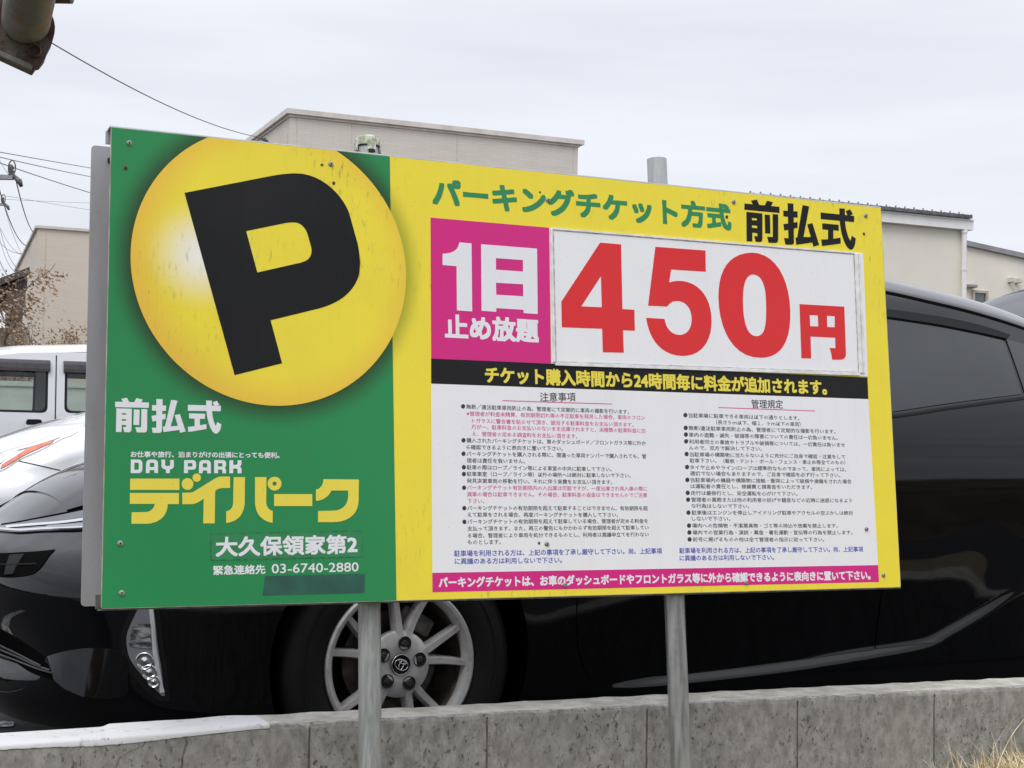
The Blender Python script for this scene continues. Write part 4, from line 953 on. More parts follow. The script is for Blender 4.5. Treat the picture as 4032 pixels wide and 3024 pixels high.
# ---------------------------------------------------------------- wall, lot, verge
WH = V3(SU[0], SU[1], 0); WH /= np.linalg.norm(WH); WT = V3(-WH[1], WH[0], 0)      # along the wall, and away from the street
W0 = V3(SO[0], SO[1], 0) - SN*0
def on_vert(x, y, t):                          # measured point on the vertical plane t metres behind the sign's foot line
    r = ray(x, y); k = np.dot(W0 + WT*t - CAM, WT)/np.dot(r, WT); p = CAM + r*k
    return np.array([np.dot(p - W0, WH), p[2]])
T0, TH = .15, .125
fr = [on_vert(*q, T0) for q in ((0,2936),(407,2909),(741,2884),(1000,2857),(1600,2826),(2400,2783),(3200,2743),(4032,2701))]
bk = [on_vert(*q, T0+TH) for q in ((0,2886.5),(398,2862),(425,2850),(1000,2814),(1700,2779),(2400,2742),(3200,2703),(4032,2665))]
fs, fz = [p[0] for p in fr], [p[1] for p in fr]; bs, bz = [p[0] for p in bk], [p[1] for p in bk]
def ext(s, xs, zs):
    if s < xs[0]: return zs[0]
    if s > xs[-1]: return zs[-1]
    return float(np.interp(s, xs, zs))
wm = Mat('concrete', (.30,.285,.26), .85, 0, .25)
v1 = wm.coord((1,1,1)); n_big = wm.noise(v1, 2.6, 4); n_mid = wm.noise(wm.coord((1,1,.6)), 40, 6, .7); n_fine = wm.noise(wm.coord((1,1,.65)), 105, 5, .68)
n_patch = wm.noise(wm.coord((1,1,.35), loc=(4,2,1)), 7, 3)
c = wm.mix(wm.ramp(n_mid, .30, .72), (.205,.198,.182), (.385,.378,.355)); c = wm.mix(wm.ramp(n_big, .42, .66, 0, .45), c, (.22,.217,.205))
c = wm.mix(wm.ramp(n_patch, .50, .75, 0, .35), c, (.29,.27,.22))
dark = wm.math('MULTIPLY', wm.ramp(n_fine, .55, .64), wm.ramp(n_patch, .38, .66, 1, .30)); c = wm.mix(wm.math('MULTIPLY', dark, .85), c, (.065,.058,.050))
pale = wm.ramp(n_fine, .36, .28, 0, .4); c = wm.mix(pale, c, (.47,.46,.43))
wm.col(c); wm.bump(wm.math('ADD', n_mid, n_fine), .35, .006); m_conc = wm.m
wm = Mat('concrete_top', (.40,.38,.34), .85, 0, .25)
n_mid = wm.noise(wm.coord((1,1,1)), 18, 5, .6); n_fine = wm.noise(wm.coord(), 130, 3)
c = wm.mix(wm.ramp(n_mid, .35, .68), (.33,.305,.26), (.49,.47,.42)); c = wm.mix(wm.ramp(n_fine, .60, .70, 0, .5), c, (.20,.18,.15)); wm.col(c); wm.bump(n_fine, .3, .004); m_conctop = wm.m
wm = Mat('white_wall_paint', (.78,.78,.78), .55, 0, .4)
n_mid = wm.noise(wm.coord((1,1,1)), 30, 5, .7); n2 = wm.noise(wm.coord(), 7, 3)
c = wm.mix(wm.ramp(n_mid, .56, .68, 0, .9), (.60,.60,.60), (.32,.30,.27)); c = wm.mix(wm.ramp(n2, .48, .75, 0, .5), c, (.50,.485,.46)); wm.col(c); wm.bump(n_mid, .2, .003); m_wpaint = wm.m
def wq0(s, t, z): return W0 + WH*s + WT*t + V3(0,0,z)
m_joint = varied('joint_dark', (.11,.095,.08), .95, .4, 60)
wall = empty('concrete_wall', W0 + WH*.9 + WT*(T0+.06)); tag(wall, 'low weathered concrete wall along the front of the parking lot', 'wall')
WB = W0 + WH*.9 + WT*(T0+.06)
joints = [on_vert(*q, T0)[0] for q in ((1218,2900),(1918,2860),(2547,2825),(3140,2790),(3678,2770))]
dj = np.mean(np.diff(joints)); js = [joints[0] - 4.2] + joints + [joints[-1] + dj*k for k in range(1, 10)]
b = MB(); rows = []
for s in np.linspace(js[0], js[-1], 420):
    zf, zb_ = ext(s, fs, fz), ext(s, bs, bz)
    nz_ = lambda a: .0012*math.sin(s*61+a) + .0010*math.sin(s*243+a*2) + random.uniform(-.0012,.0012)
    rows.append([W0 + WH*s + WT*t + V3(0,0,z) for t, z in ((T0, -.5), (T0, zf-.011+nz_(1)), (T0+.0025, zf-.003+nz_(2)), (T0+.011, zf+nz_(3)*.5), (T0+TH-.008, zb_+nz_(4)*.5), (T0+TH, zb_-.008), (T0+TH, -.5))])
P = np.array(rows) - WB
b.grid(P[:, :4], 0, True); b.grid(P[:, 3:5], 1, True); b.grid(P[:, 4:], 0, True)
b.add(P[0], [tuple(range(7))], 0); b.add(P[-1], [tuple(range(7))[::-1]], 0)
b.build('blocks', [m_conc, m_conctop], wall)
for s in js[1:-1]:
    b = MB(); zf = ext(s, fs, fz); zs_ = np.linspace(-.4, zf-.008, 26); v = []
    for z in zs_:
        w1, w2 = .0022*random.uniform(.4,1.3), .0022*random.uniform(.4,1.3); v += [wq0(s-w1, T0-.0007, z) - WB, wq0(s+w2, T0-.0007, z) - WB]
    b.add(v, [(2*i, 2*i+1, 2*i+3, 2*i+2) for i in range(len(zs_)-1)]); b.build('joint', m_joint, wall)
# white paint on the wall's top and a fillet of mortar towards the left
b = MB(); s_w0, s_w1 = fs[0]-3.0, on_vert(1062, 2855, T0)[0]; ss = np.r_[np.linspace(s_w0, fs[0], 20)[:-1], np.linspace(fs[0], s_w1, 90)]; rows = []
for s in ss:
    zf, zb_ = ext(s, fs, fz), ext(s, bs, bz); t_end = max(0, min(1, (s_w1-s)/.22)); lip = .0005 + .005*max(0, math.sin(s*7.3+1.2))**3 + random.uniform(0,.0016)
    lip = max(.001, lip*(.4+.6*t_end)); jag = .012*math.sin(s*37)*(1-t_end)
    rows.append([W0+WH*s+WT*(T0-.0018)+V3(0,0,zf-.006-lip), W0+WH*s+WT*(T0-.0012)+V3(0,0,zf-.002), W0+WH*s+WT*(T0+.009)+V3(0,0,zf+.0020),
                 W0+WH*s+WT*(T0+.05+ (1-t_end)*.04)+V3(0,0,zf+(zb_-zf)*.4+.0025), W0+WH*s+WT*(T0+TH-.012-jag)+V3(0,0,zb_+.0022)])
b.grid(np.array(rows) - WB, 0, True); b.build('white_paint', m_wpaint, wall, smooth=True)
b = MB()
def crack(pts, w):
    P = [on_vert(*q, T0) for q in pts]; v = []; f = []
    for i, p in enumerate(P):
        ww = w*(.5+random.random())*(1 if i < len(P)-1 else .3); q = W0 + WH*p[0] + WT*(T0-.0012) + V3(0,0,p[1]) - WB
        v += [q - WH*ww/2, q + WH*ww/2]
    for i in range(len(P)-1): f.append((2*i, 2*i+1, 2*i+3, 2*i+2))
    b.add(v, f)
crack([(737,2893),(733,2910),(736,2925),(727,2945),(724,2962),(720,2975),(716,2990),(718,3005),(714,3024),(712,3050)], .0032)
crack([(590,2905),(575,2920),(560,2938),(530,2950),(505,2962),(480,2975),(467,2990),(463,3005),(452,3024)], .0016)
crack([(425,2905),(432,2918),(430,2930)], .0020)
b.build('crack', m_joint, wall)

# ground of the lot and the street side
def asphalt(name, a, bb):
    m = Mat(name, a, .9, 0, .25); n1 = m.noise(m.coord(), 90, 4, .7); n2 = m.noise(m.coord(), .8, 4); n3 = m.noise(m.coord(), 320, 2)
    c = m.mix(m.ramp(n1, .35, .7), a, bb); c = m.mix(m.ramp(n2, .45, .75, 0, .4), c, tuple(x*1.5 for x in a)); c = m.mix(m.ramp(n3, .64, .72, 0, .6), c, (.16,.155,.15))
    m.col(c); m.bump(n1, .6, .006); return m.m
m_asph = asphalt('lot_asphalt', (.030,.030,.031), (.058,.057,.056)); m_road = asphalt('street_asphalt', (.030,.030,.031), (.055,.054,.052))
def wq(s, t, z): return W0 + WH*s + WT*t + V3(0,0,z)
b = MB(); b.add([wq(-700,T0+TH-.03,0), wq(700,T0+TH-.03,0), wq(700,900,0), wq(-700,900,0)], [(0,1,2,3)]); tag(b.build('parking_lot_ground', m_asph), kind='structure')
_r0 = ray(14, 2850); _q = CAM + _r0*(-(CAM[2]-.004)/_r0[2]); b = MB()
b.add([_q + CD*a + CN*c_ for a, c_ in ((-1.6,-.05),(.02,-.05),(.035,.02),(.01,.05),(-1.6,.05))], [(0,1,2,3,4)])
m_line = Mat('worn_line_paint', (.6,.6,.58), .8); _n = m_line.noise(m_line.coord(), 60, 4, .7); m_line.col(m_line.mix(m_line.ramp(_n, .45, .55), (.06,.06,.06), (.55,.55,.53)))
tag(b.build('bay_line', m_line.m), kind='structure')
m_verge = Mat('dry_verge', (.20,.16,.10), .95, 0, .15); n1 = m_verge.noise(m_verge.coord(), 14, 6, .7); n2 = m_verge.noise(m_verge.coord(), 90, 3)
m_verge.col(m_verge.mix(m_verge.ramp(n2, .4, .7, 0, .6), m_verge.mix(m_verge.ramp(n1, .35, .65), (.13,.10,.065), (.30,.25,.16)), (.36,.31,.2))); m_verge.bump(n1, .8, .02); m_verge = m_verge.m
S_R, MH = on_vert(4032, 2900, T0-.1)[0] + .15, .105
P = np.array([[wq(s, t, -.02 - .26*max(0,(T0-t)/2.0)**1.1 + MH*math.exp(-((s-S_R)/.55)**2)*math.exp(-((t-.02)/.35)**2) + .012*math.sin(s*3.1+t*5)) for s in np.linspace(-6, 8, 60)] for t in np.linspace(T0-.0, -2.2, 24)])
b = MB(); b.grid(P, 0, True); tag(b.build('verge', m_verge, smooth=True), kind='structure')
b = MB(); b.add([wq(-700,-120,-.40), wq(700,-120,-.40), wq(700,-2.0,-.40), wq(-700,-2.0,-.40)], [(0,1,2,3)]); tag(b.build('street', m_road), kind='structure')
b = MB()
for s0, s1 in ((-700,-6),(8,700)): b.add([wq(s0,-2.2,-.34), wq(s1,-2.2,-.34), wq(s1,T0-.0,-.03), wq(s0,T0-.0,-.03)], [(0,1,2,3)])
tag(b.build('verge_beyond', m_verge), kind='structure')
# brown winter bank across the street (the black car mirrors it)
m_bank = Mat('dry_bank', (.10,.075,.05), .95, 0, .1); n1 = m_bank.noise(m_bank.coord(), .9, 6, .7); n2 = m_bank.noise(m_bank.coord((1,1,.3)), 8, 4)
m_bank.col(m_bank.mix(m_bank.ramp(n2, .4, .7, 0, .6), m_bank.mix(m_bank.ramp(n1, .35, .65), (.050,.042,.030), (.16,.12,.075)), (.07,.07,.045))); m_bank = m_bank.m
P = np.array([[wq(s, t, -.38 + h*(1 + .22*math.sin(s*.31) + .13*math.sin(s*.83+1) + .10*random.uniform(-1,1)) if h else -.42) for s in np.linspace(-60, 60, 121)] for t, h in ((-9,0),(-10,.7),(-11,1.5),(-12.5,2.3),(-14,2.7),(-16,2.9),(-19,3.0),(-30,2.9))])
b = MB(); b.grid(P, 0, True); tag(b.build('bank', m_bank, smooth=True), kind='structure')

# dry grass at the wall's foot
m_straw = Mat('straw', (.52,.42,.22), .7, 0, .3); n1 = m_straw.noise(m_straw.coord(), 23, 3); m_straw.col(m_straw.mix(m_straw.ramp(n1, .35, .65), (.52,.41,.22), (.84,.74,.50))); m_straw = m_straw.m
b = MB()
def blade(p, az, lean, ln, w, bend):
    d = V3(math.cos(az), math.sin(az), 0); sd_ = V3(-d[1], d[0], 0)
    if random.random() < .6: sd_ = WH*random.choice((-1,1))*.8 + d*.3
    v = []; n = 6; q = np.array(p, float); a = lean
    for i in range(n+1):
        ww = w*(1 - (i/n)**1.6)*.5 + .00025; v += [q - sd_*ww, q + sd_*ww]
        q = q + (d*math.sin(a) + CZ*math.cos(a))*ln/n; a += bend/n
    b.add(v, [(2*i, 2*i+1, 2*i+3, 2*i+2) for i in range(n)])
def gz(s, t): return -.02 - .26*max(0,(T0-t)/2.0)**1.1 + MH*math.exp(-((s-S_R)/.55)**2)*math.exp(-((t-.02)/.35)**2)
s_r = on_vert(4032, 2900, T0-.15)[0]
for i in range(9000):
    s = s_r + .50 - abs(random.gauss(0, .62)); t = T0 - .02 - abs(random.gauss(0, .16)); dens = max(0, min(1, (s - (s_r-1.0))/.95))
    if random.random() > dens**1.3: continue
    blade(wq(s, t, gz(s, t)-.01), random.uniform(0, 6.28), abs(random.gauss(.75,.45)), random.uniform(.04,.115)*(.45+.6*dens), random.uniform(.0024,.0052), random.uniform(-.2,2.0))
for i in range(260):                            # stragglers along the wall
    s = random.uniform(-.6, s_r+.4); t = T0 - random.uniform(.01,.25); blade(wq(s, t, gz(s, t)-.01), random.uniform(0,6.28), random.uniform(.1,.7), random.uniform(.07,.16), random.uniform(.0014,.0026), random.uniform(-.3,.8))
for x, y, s_x, l_ in ((3750,2905,-1,.20),(3660,2960,-1,.16),(3940,2880,1,.24),(3985,2885,1,.22),(3850,2930,-1,.18),(3330,2980,1,.15)):
    s, z = on_vert(x, y, T0-.10); blade(wq(s+.06*s_x*-1, T0-.10, gz(s, T0-.10)), math.atan2(WH[1],WH[0]) + (math.pi if s_x < 0 else 0), .25, l_*1.05, .0038, .9)
tag(b.build('dry_grass', m_straw), kind='stuff')
# scattered litter leaf beside the black car's nose
siding_simple = varied('pale_block', (.62,.63,.58), .85, .08, 2.5, (1,1,3))
# ---------------------------------------------------------------- other cars
white_car = make_car('parked_car', 'white hatchback with an orange turn signal beyond the black hatchback', 'cars in the parking lot', pose(CO + CN*5.6 + CD*.62), CarShape(1.08), m_whitepaint, STYLE_W)
far_car = make_car('parked_car', 'dark grey car whose roof shows beyond the tail of the black hatchback', 'cars in the parking lot', pose(V3(1.50, 6.75, 0)), CarShape(1.135), m_navypaint)

# pale block wall behind the van (seen through its windows)
b = MB(); _p = at(-500, 1500, 17.6); _q = at(1500, 1500, 19.6); _d = (_q-_p)*V3(1,1,0); _l = np.linalg.norm(_d); _d /= _l; _n = V3(-_d[1], _d[0], 0)
b.box(_d*_l/2 + CZ*.76, (_l, .15, 1.52), 0, (_d, _n, CZ)); b.box(_d*_l/2 + CZ*1.55, (_l+.04, .19, .06), 0, (_d, _n, CZ))
tag(b.build('block_wall', siding_simple, loc=_p*V3(1,1,0)), 'pale block wall seen through the white van windows', 'wall')
# white van ------------------------------------------------------
VY = R(22); VD = V3(math.cos(VY), math.sin(VY), 0); VN = V3(-math.sin(VY), math.cos(VY), 0)
VO = at(190, 1610, 15.0); VO[2] = -.035
van = empty('parked_van', M=pose(VO, VD, VN)); tag(van, 'white box van with dark window visors parked behind the white hatchback', 'van', 'vans in the parking lot')
def vy(z): return -.735 + .10*max(0, (z-1.05)/.8)**1.4 if z > 1.05 else -.735 + .05*max(0,(.45-z)/.4)**2
def vtop(x): return float(np.interp(x, [-1.75,-1.60,-1.35,-1.05,-.7,-.3,.3,1.6,1.72], [1.05,1.22,1.48,1.64,1.735,1.79,1.825,1.82,1.74]))
_rw = lambda x0, x1, z0, z1, r=.06: rounded([(x0,z0),(x1,z0),(x1,z1),(x0,z1)], r, 5)
VW = [_rw(-1.05,-.070,1.170,1.645), _rw(.080,.90,1.175,1.645), _rw(1.0,1.58,1.20,1.645)]
VW[0] = [(-1.12+ (0 if z < 1.3 else (z-1.2)*.42) if x < -.9 else x, z) for x, z in VW[0]]
outl = [(-1.75,.30),(-1.15,.22),(-1.08,.45),(-.9,.56),(-.7,.45),(-.63,.22),(.68,.22),(.75,.45),(.93,.56),(1.11,.45),(1.18,.22),(1.70,.30),(1.74,1.0)] + [(x, vtop(x)-.06) for x in (1.66,1.3,.9,.5,.1,-.3,-.6,-.9,-1.15,-1.35,-1.55,-1.70)] + [(-1.77,.95)]
def van_side(b, s, mi):
    loops = [outl] + VW; tri = tessellate_polygon([[Vector((x, z, 0)) for x, z in l] for l in loops]); fl = [p for l in loops for p in l]
    # fine grid so that the side can bend: triangles are split once
    v = [V3(x, s*vy(z)*-1*-1 if s > 0 else -vy(z)*-1*-1, z) for x, z in fl]
    v = [V3(x, vy(z)*s, z) for x, z in fl]
    b.add(v, [t if s > 0 else t[::-1] for t in tri], mi)
b = MB(); van_side(b, 1, 0); van_side(b, -1, 0)
xs_ = np.linspace(-1.72, 1.70, 50); rows = []
for x in xs_:
    zt = vtop(x); yt = vy(zt-.06); rows.append([V3(x, yt, zt-.06), V3(x, yt+.03, zt-.018), V3(x, yt+.10, zt), V3(x, yt*.4, zt+.035), V3(x, -yt*.4, zt+.035), V3(x, -yt-.10, zt), V3(x, -yt-.03, zt-.018), V3(x, -yt, zt-.06)])
b.grid(np.array(rows), 0)
fz_ = [.30,.6,.95,1.0]; rows = [[V3(-1.77 - .02*math.cos(y/.74*1.5)*1, y, z) for y in np.linspace(-.72,.72,9)] for z in fz_]; b.grid(np.array(rows), 0, True)
b.add([V3(1.74,-.70,.3),V3(1.74,.70,.3),V3(1.74,.70,1.0),V3(1.74,-.70,1.0)], [(0,1,2,3)], 0)
b.add([V3(1.735,-.70,1.56),V3(1.735,.70,1.56),V3(1.69,.62,1.77),V3(1.69,-.62,1.77)], [(0,1,2,3)], 0)
b.box((0,0,.27), (3.3,1.36,.04), 1); b.box((-1.58,0,.85), (.30,1.36,.25), 1)
vb = b.build('body', [m_vanpaint, m_trim], van, auto=32)
m_vglass = Mat('van_glass', (.5,.5,.5), .02); t_ = m_vglass.t; tr = m_vglass.n('ShaderNodeBsdfTransparent'); tr.inputs[0].default_value = (.78,.84,.81,1); gl = m_vglass.n('ShaderNodeBsdfGlossy'); gl.inputs['Roughness'].default_value = .03
ms = m_vglass.n('ShaderNodeMixShader'); fr_ = m_vglass.n('ShaderNodeFresnel'); fr_.inputs[0].default_value = 1.6
m_vglass.L(fr_.outputs[0], ms.inputs[0]); m_vglass.L(tr.outputs[0], ms.inputs[1]); m_vglass.L(gl.outputs[0], ms.inputs[2]); m_vglass.L(ms.outputs[0], t_.nodes['Material Output'].inputs['Surface']); m_vglass = m_vglass.m
for s in (1, -1):
    for l in VW:
        bb = MB(); o_, i2 = np.array(l), None; c_ = o_.mean(0); inn_ = [tuple(c_ + (p-c_)*np.array([1-.05/(np.ptp(o_[:,0])), 1-.045/np.ptp(o_[:,1])])) for p in o_]
        v = [V3(x, (vy(z)+.004)*s, z) for x, z in l] + [V3(x, (vy(z)+.008)*s, z) for x, z in inn_]; n = len(l)
        bb.add(v, [(i, (i+1) % n, n+(i+1) % n, n+i) for i in range(n)]); fo = bb.build('window', m_trim, van)
        bb = MB(); bb.add([V3(x, (vy(z)+.008)*s, z) for x, z in inn_], [tuple(range(n))]); bb.build('pane', m_vglass, fo)
    for x0, x1 in ((-.98,-.055),(.065,.93)):
        rows = [[V3(x, (vy(1.56+dz) - oo)*s, 1.56+dz) for x in np.linspace(x0, x1, 12)] for dz, oo in ((0,.030),(.03,.034),(.075,.030),(.10,.018),(.112,-.004))]
        bb = MB(); bb.grid(np.array(rows), 0, s < 0); e0 = [r[0] for r in rows]; e1 = [r[-1] for r in rows]
        bb.add(e0 + [V3(x0, (vy(1.56)+.01)*s, 1.56)], [tuple(range(6))]); bb.add(e1 + [V3(x1, (vy(1.56)+.01)*s, 1.56)], [tuple(range(6))[::-1]]); bb.build('window_visor', varied('smoked_visor', (.045,.040,.042), .15, .2, 20), van)
    for x in (0.0,):
        bb = MB(); bb.box((x, (-.7365+.0)*s, .72), (.010,.006,.86)); bb.add([V3(x-.005,(vy(z)-.003)*s,z) for z in np.linspace(1.14,1.72,8)] + [V3(x+.005,(vy(z)-.003)*s,z) for z in np.linspace(1.14,1.72,8)], [(i,i+1,i+9,i+8) for i in range(7)]); bb.build('door_seam', m_trim, van)
    for hx, kind in ((-.19, 0), (.19, 1)):
        bb = MB(); bb.prism(rounded([(hx-.085,1.02),(hx+.085,1.02),(hx+.085,1.115),(hx-.085,1.115)], .035), V3(0,-.737*s,0), (V3(1,0,0),V3(0,0,1),V3(0,-s,0)), .004); h = bb.build('handle', m_vanpaint, van)
        bb = MB(); 
        if kind == 0: bb.prism(rounded([(hx-.074,1.058),(hx+.074,1.058),(hx+.066,1.109),(hx-.066,1.109)], .02), V3(0,-.7415*s,0), (V3(1,0,0),V3(0,0,1),V3(0,-s,0)), .002)
        else: bb.prism(rounded([(hx-.026,1.030),(hx+.026,1.030),(hx+.026,1.105),(hx-.026,1.105)], .01), V3(0,-.7415*s,0), (V3(1,0,0),V3(0,0,1),V3(0,-s,0)), .002)
        bb.build('recess', m_trim, h)
m_seat = varied('seat_cloth', (.10,.105,.11), .9, .25, 30)
for x in (-.55,):
    for y in (-.33, .33):
        bb = MB(); bb.bbox((x, y, .62), (.48,.46,.16), .05); bb.bbox((x+.22, y, .92), (.14,.44,.52), .05); bb.build('seat', m_seat, van, smooth=True)
bb = MB(); bb.add([V3(-1.74,-.66,1.06),V3(-1.74,.66,1.06),V3(-1.12,.60,1.66),V3(-1.12,-.60,1.66)], [(0,1,2,3)]); bb.build('windscreen', m_vglass, van)
bb = MB(); bb.add([V3(1.742,-.62,1.02),V3(1.742,.62,1.02),V3(1.737,.62,1.55),V3(1.737,-.62,1.55)], [(0,1,2,3)]); bb.build('rear_window', m_vglass, van)
for x in (-.9, .93):
    for s in (-1, 1):
        wv = empty('wheel'); wv.parent = van; bb = MB(); bb.lathe([(.17,-.13),(.25,-.14),(.27,-.10),(.27,-.04),(.25,-.004),(.18,0),(.172,-.02)], (x, s*.72, .27), (0,s,0), 40); bb.build('tyre', m_tyre, wv, smooth=True)
        bb = MB(); bb.lathe([(.174,-.02),(.165,-.008),(.10,-.02),(.05,-.01),(.0005,-.008)], (x, s*.72, .27), (0,s,0), 40); bb.build('rim', m_alloy, wv, smooth=True)
for s in (-1, 1):
    bb = MB(); bb.bbox((-1.765, s*.54, .80), (.05,.26,.22), .02); bb.build('headlight', m_lens, van, smooth=True)
    bb = MB(); bb.bbox((1.745, s*.64, .78), (.03,.10,.36), .01); bb.build('rear_light', m_redlens, van, smooth=True)

# ---------------------------------------------------------------- buildings
def siding(name, a, bb_, bw, bh, mortar, rot, var=.35):
    m = Mat(name, a, .75, 0, .25)
    tcn = m.n('ShaderNodeTexCoord'); br = m.n('ShaderNodeTexBrick'); br.inputs['Scale'].default_value = 1
    br.inputs['Brick Width'].default_value = bw; br.inputs['Row Height'].default_value = bh; br.inputs['Mortar Size'].default_value = .006; br.inputs['Mortar Smooth'].default_value = .3; br.inputs['Bias'].default_value = -.2
    br.inputs['Color1'].default_value = (*a, 1); br.inputs['Color2'].default_value = (*bb_, 1); br.inputs['Mortar'].default_value = (*mortar, 1)
    sp = m.n('ShaderNodeSeparateXYZ'); m.L(tcn.outputs['Object'], sp.inputs[0]); cb = m.n('ShaderNodeCombineXYZ'); m.L(m.math('ADD', sp.outputs['X'], sp.outputs['Y']), cb.inputs['X']); m.L(sp.outputs['Z'], cb.inputs['Y']); m.L(cb.outputs[0], br.inputs['Vector'])
    n1 = m.noise(m.coord((1,1,4)), 2.5, 4); n2 = m.noise(m.coord((1,1,1)), .5, 3)
    c = m.mix(m.ramp(n1, .35, .7, 0, var), br.outputs['Color'], tuple(x*.82 for x in a)); c = m.mix(m.ramp(n2, .4, .7, 0, .25), c, tuple(min(1,x*1.1) for x in bb_)); m.col(c); m.bump(br.outputs['Fac'], -.35, .012); return m.m
m_sideA = siding('brick_siding', (.645,.595,.535), (.69,.64,.575), .30, .050, (.57,.52,.46), 0, .14)
m_sideB = siding('plank_siding', (.67,.605,.52), (.70,.635,.55), 40.0, .062, (.63,.55,.45), 0, .2)
m_sideC = varied('cream_wall', (.80,.755,.66), .8, .035, 1.2, detail=4); m_capA = varied('parapet_trim', (.66,.61,.55), .5, .1, 4); m_capG = varied('grey_coping', (.28,.28,.28), .5, .15, 4)
m_gutter = varied('white_gutter', (.86,.85,.82), .4, .06, 3); m_roofdark = varied('dark_roof', (.12,.12,.125), .5, .3, 5); m_win = Mat('window_glass', (.10,.13,.13), .05, 0, .6, .4).m; m_winfr = varied('window_frame', (.45,.42,.36), .4, .1, 6)
def frame_at(p, yaw, base=0):
    d, n = V3(math.cos(yaw), math.sin(yaw), 0), V3(-math.sin(yaw), math.cos(yaw), 0)
    return Matrix(((d[0], n[0], 0, p[0]), (d[1], n[1], 0, p[1]), (0, 0, 1, base), (0, 0, 0, 1)))
def block(b, x0, x1, y0, y1, z0, z1, mi=0): b.box(((x0+x1)/2, (y0+y1)/2, (z0+z1)/2), (x1-x0, y1-y0, z1-z0), mi)
# A: brick-sided block behind the sign
DA = 30.0; pA = at(1143, 440, DA); hA = pA[2]; yA = R(23.4)
A_ = empty('apartment_block', M=frame_at(pA, yA)); tag(A_, 'beige brick sided building whose flat roof corner rises above the sign', 'building', 'beige buildings beyond the lot')
b = MB(); block(b, 0, 6.35, 0, 12, 0, hA-.10); b.build('wall', m_sideA, A_)
b = MB(); block(b, -.03, 6.38, -.03, 12.03, hA-.10, hA-.02, 0); block(b, -.09, 6.46, -.09, 12.09, hA-.05, hA+.05, 0); b.build('roof_edge', m_capA, A_)
b = MB()
for x in (.14, 1.28, 3.56, 6.24): block(b, x-.006, x+.006, -.006, .01, 0, hA-.10)
for y in (.14, 3.0, 6.0): block(b, -.006, .01, y-.010, y+.010, 0, hA-.10)
b.build('panel_joint', varied('joint_tan', (.58,.515,.445), .8, .2, 9), A_)
def window(par, x0, x1, z0, z1, face='x', d=.06, mf=None, mg=None):
    b = MB(); w = .05
    def bx(a0, a1, c0, c1, e0, e1):
        if face == 'x': block(b, a0, a1, e0, e1, c0, c1)
        else: block(b, e0, e1, a0, a1, c0, c1)
    bx(x0, x1, z0, z0+w, -d, .01); bx(x0, x1, z1-w, z1, -d, .01); bx(x0, x0+w, z0+w, z1-w, -d, .01); bx(x1-w, x1, z0+w, z1-w, -d, .01)
    f = b.build('window', mf or m_winfr, par); b = MB(); bx(x0+w, x1-w, z0+w, z1-w, -d*.3, .008); b.build('pane', mg or m_win, f); return f
window(A_, 1.5, 3.2, hA-4.6, hA-2.6); window(A_, 4.0, 5.6, hA-4.6, hA-2.6)
# B: plain sided house at left
DB = 38.0; pB = at(148, 900, DB); hB = pB[2]; yB = R(24)
B2 = empty('house', M=frame_at(pB, yB)); tag(B2, 'tall tan sided house with a sloping roof corner left of the sign', 'building', 'beige buildings beyond the lot')
yb_len = 4.6
b = MB(); b.add([(0,0,0),(9,0,0),(9,yb_len,0),(0,yb_len,0),(0,0,hB),(9,0,hB),(9,yb_len,hB-.62),(0,yb_len,hB-.62)], [(0,1,2,3)[::-1],(0,1,5,4),(1,2,6,5),(2,3,7,6),(3,0,4,7),(4,5,6,7)]); b.build('wall', m_sideB, B2)
b = MB(); dz = .07; b.add([(x, y, z) for z0 in (0.004, dz) for x, y, z in ((-.06,-.06,hB+z0+.008),(9.06,-.06,hB+z0+.008),(9.06,yb_len+.05,hB-.625+z0),(-.06,yb_len+.05,hB-.625+z0))], [(0,1,2,3)[::-1],(4,5,6,7),(0,1,5,4),(1,2,6,5),(2,3,7,6),(3,0,4,7)]); b.build('roof', m_capA, B2)
b = MB(); block(b, .20, .222, -.006, .01, 0, hB-.01); b.build('panel_joint', varied('joint_tan_light', (.58,.50,.41), .8, .2, 9), B2)
window(B2, .95, 1.75, hB-3.9, hB-2.35, 'y', .05)
# C: cream shed with ribbed roof, right
DC_ = 28.0; pC = at(3798, 850, DC_); yC = R(24); pe = at(3817, 845, DC_); hC = pe[2]
Cb = empty('warehouse', M=frame_at(pC, yC)); tag(Cb, 'cream warehouse with a ribbed metal roof and white gutter right of the sign', 'building', 'cream buildings at right')
b = MB(); block(b, -4.7, 0, 0, 14, 0, hC-.10); b.build('wall', m_sideC, Cb)
b = MB(); block(b, -4.85, .10, -.13, .0, hC-.30, hC-.135); block(b, -4.85, .10, -.15, .0, hC-.135, hC-.105); b.build('gutter', m_gutter, Cb, auto=30)
b = MB(); b.tube([(-.07,-.075,0),(-.07,-.075,hC-.34)], .045, 14); b.tube([(-.07,-.075,hC-1.0),(-.07,-.075,hC-1.06)], .053, 14); b.tube([(-.07,-.075,hC-3.2),(-.07,-.075,hC-3.26)], .053, 14); b.tube([(-.07,-.075,hC-.36),(-.07,-.075,hC-.28)], .06, 14); b.build('downpipe', m_gutter, Cb, auto=40)
b = MB(); block(b, .0, .03, .0, .05, 0, hC-.31); b.build('corner_trim', m_capG, Cb)
rows = []
for i in range(24):
    x = -4.8 + i*.205; 
    for dx, z in ((0,0),(.05,.055),(.10,.055),(.150,0)): rows.append((x+dx, z))
rows = [p for p in rows if p[0] < .03]
b = MB(); G = np.array([[(x, y, hC-.085+z + (y+.12)*.05) for y in (-.20, 14.1)] for x, z in rows]); b.grid(G, 0); 
b.grid(np.array([[(x, -.198, hC-.10) , (x, -.198, hC-.085+z)] for x, z in rows]), 0)
block(b, -4.8, .0, -.17, -.10, hC-.10, hC-.03)
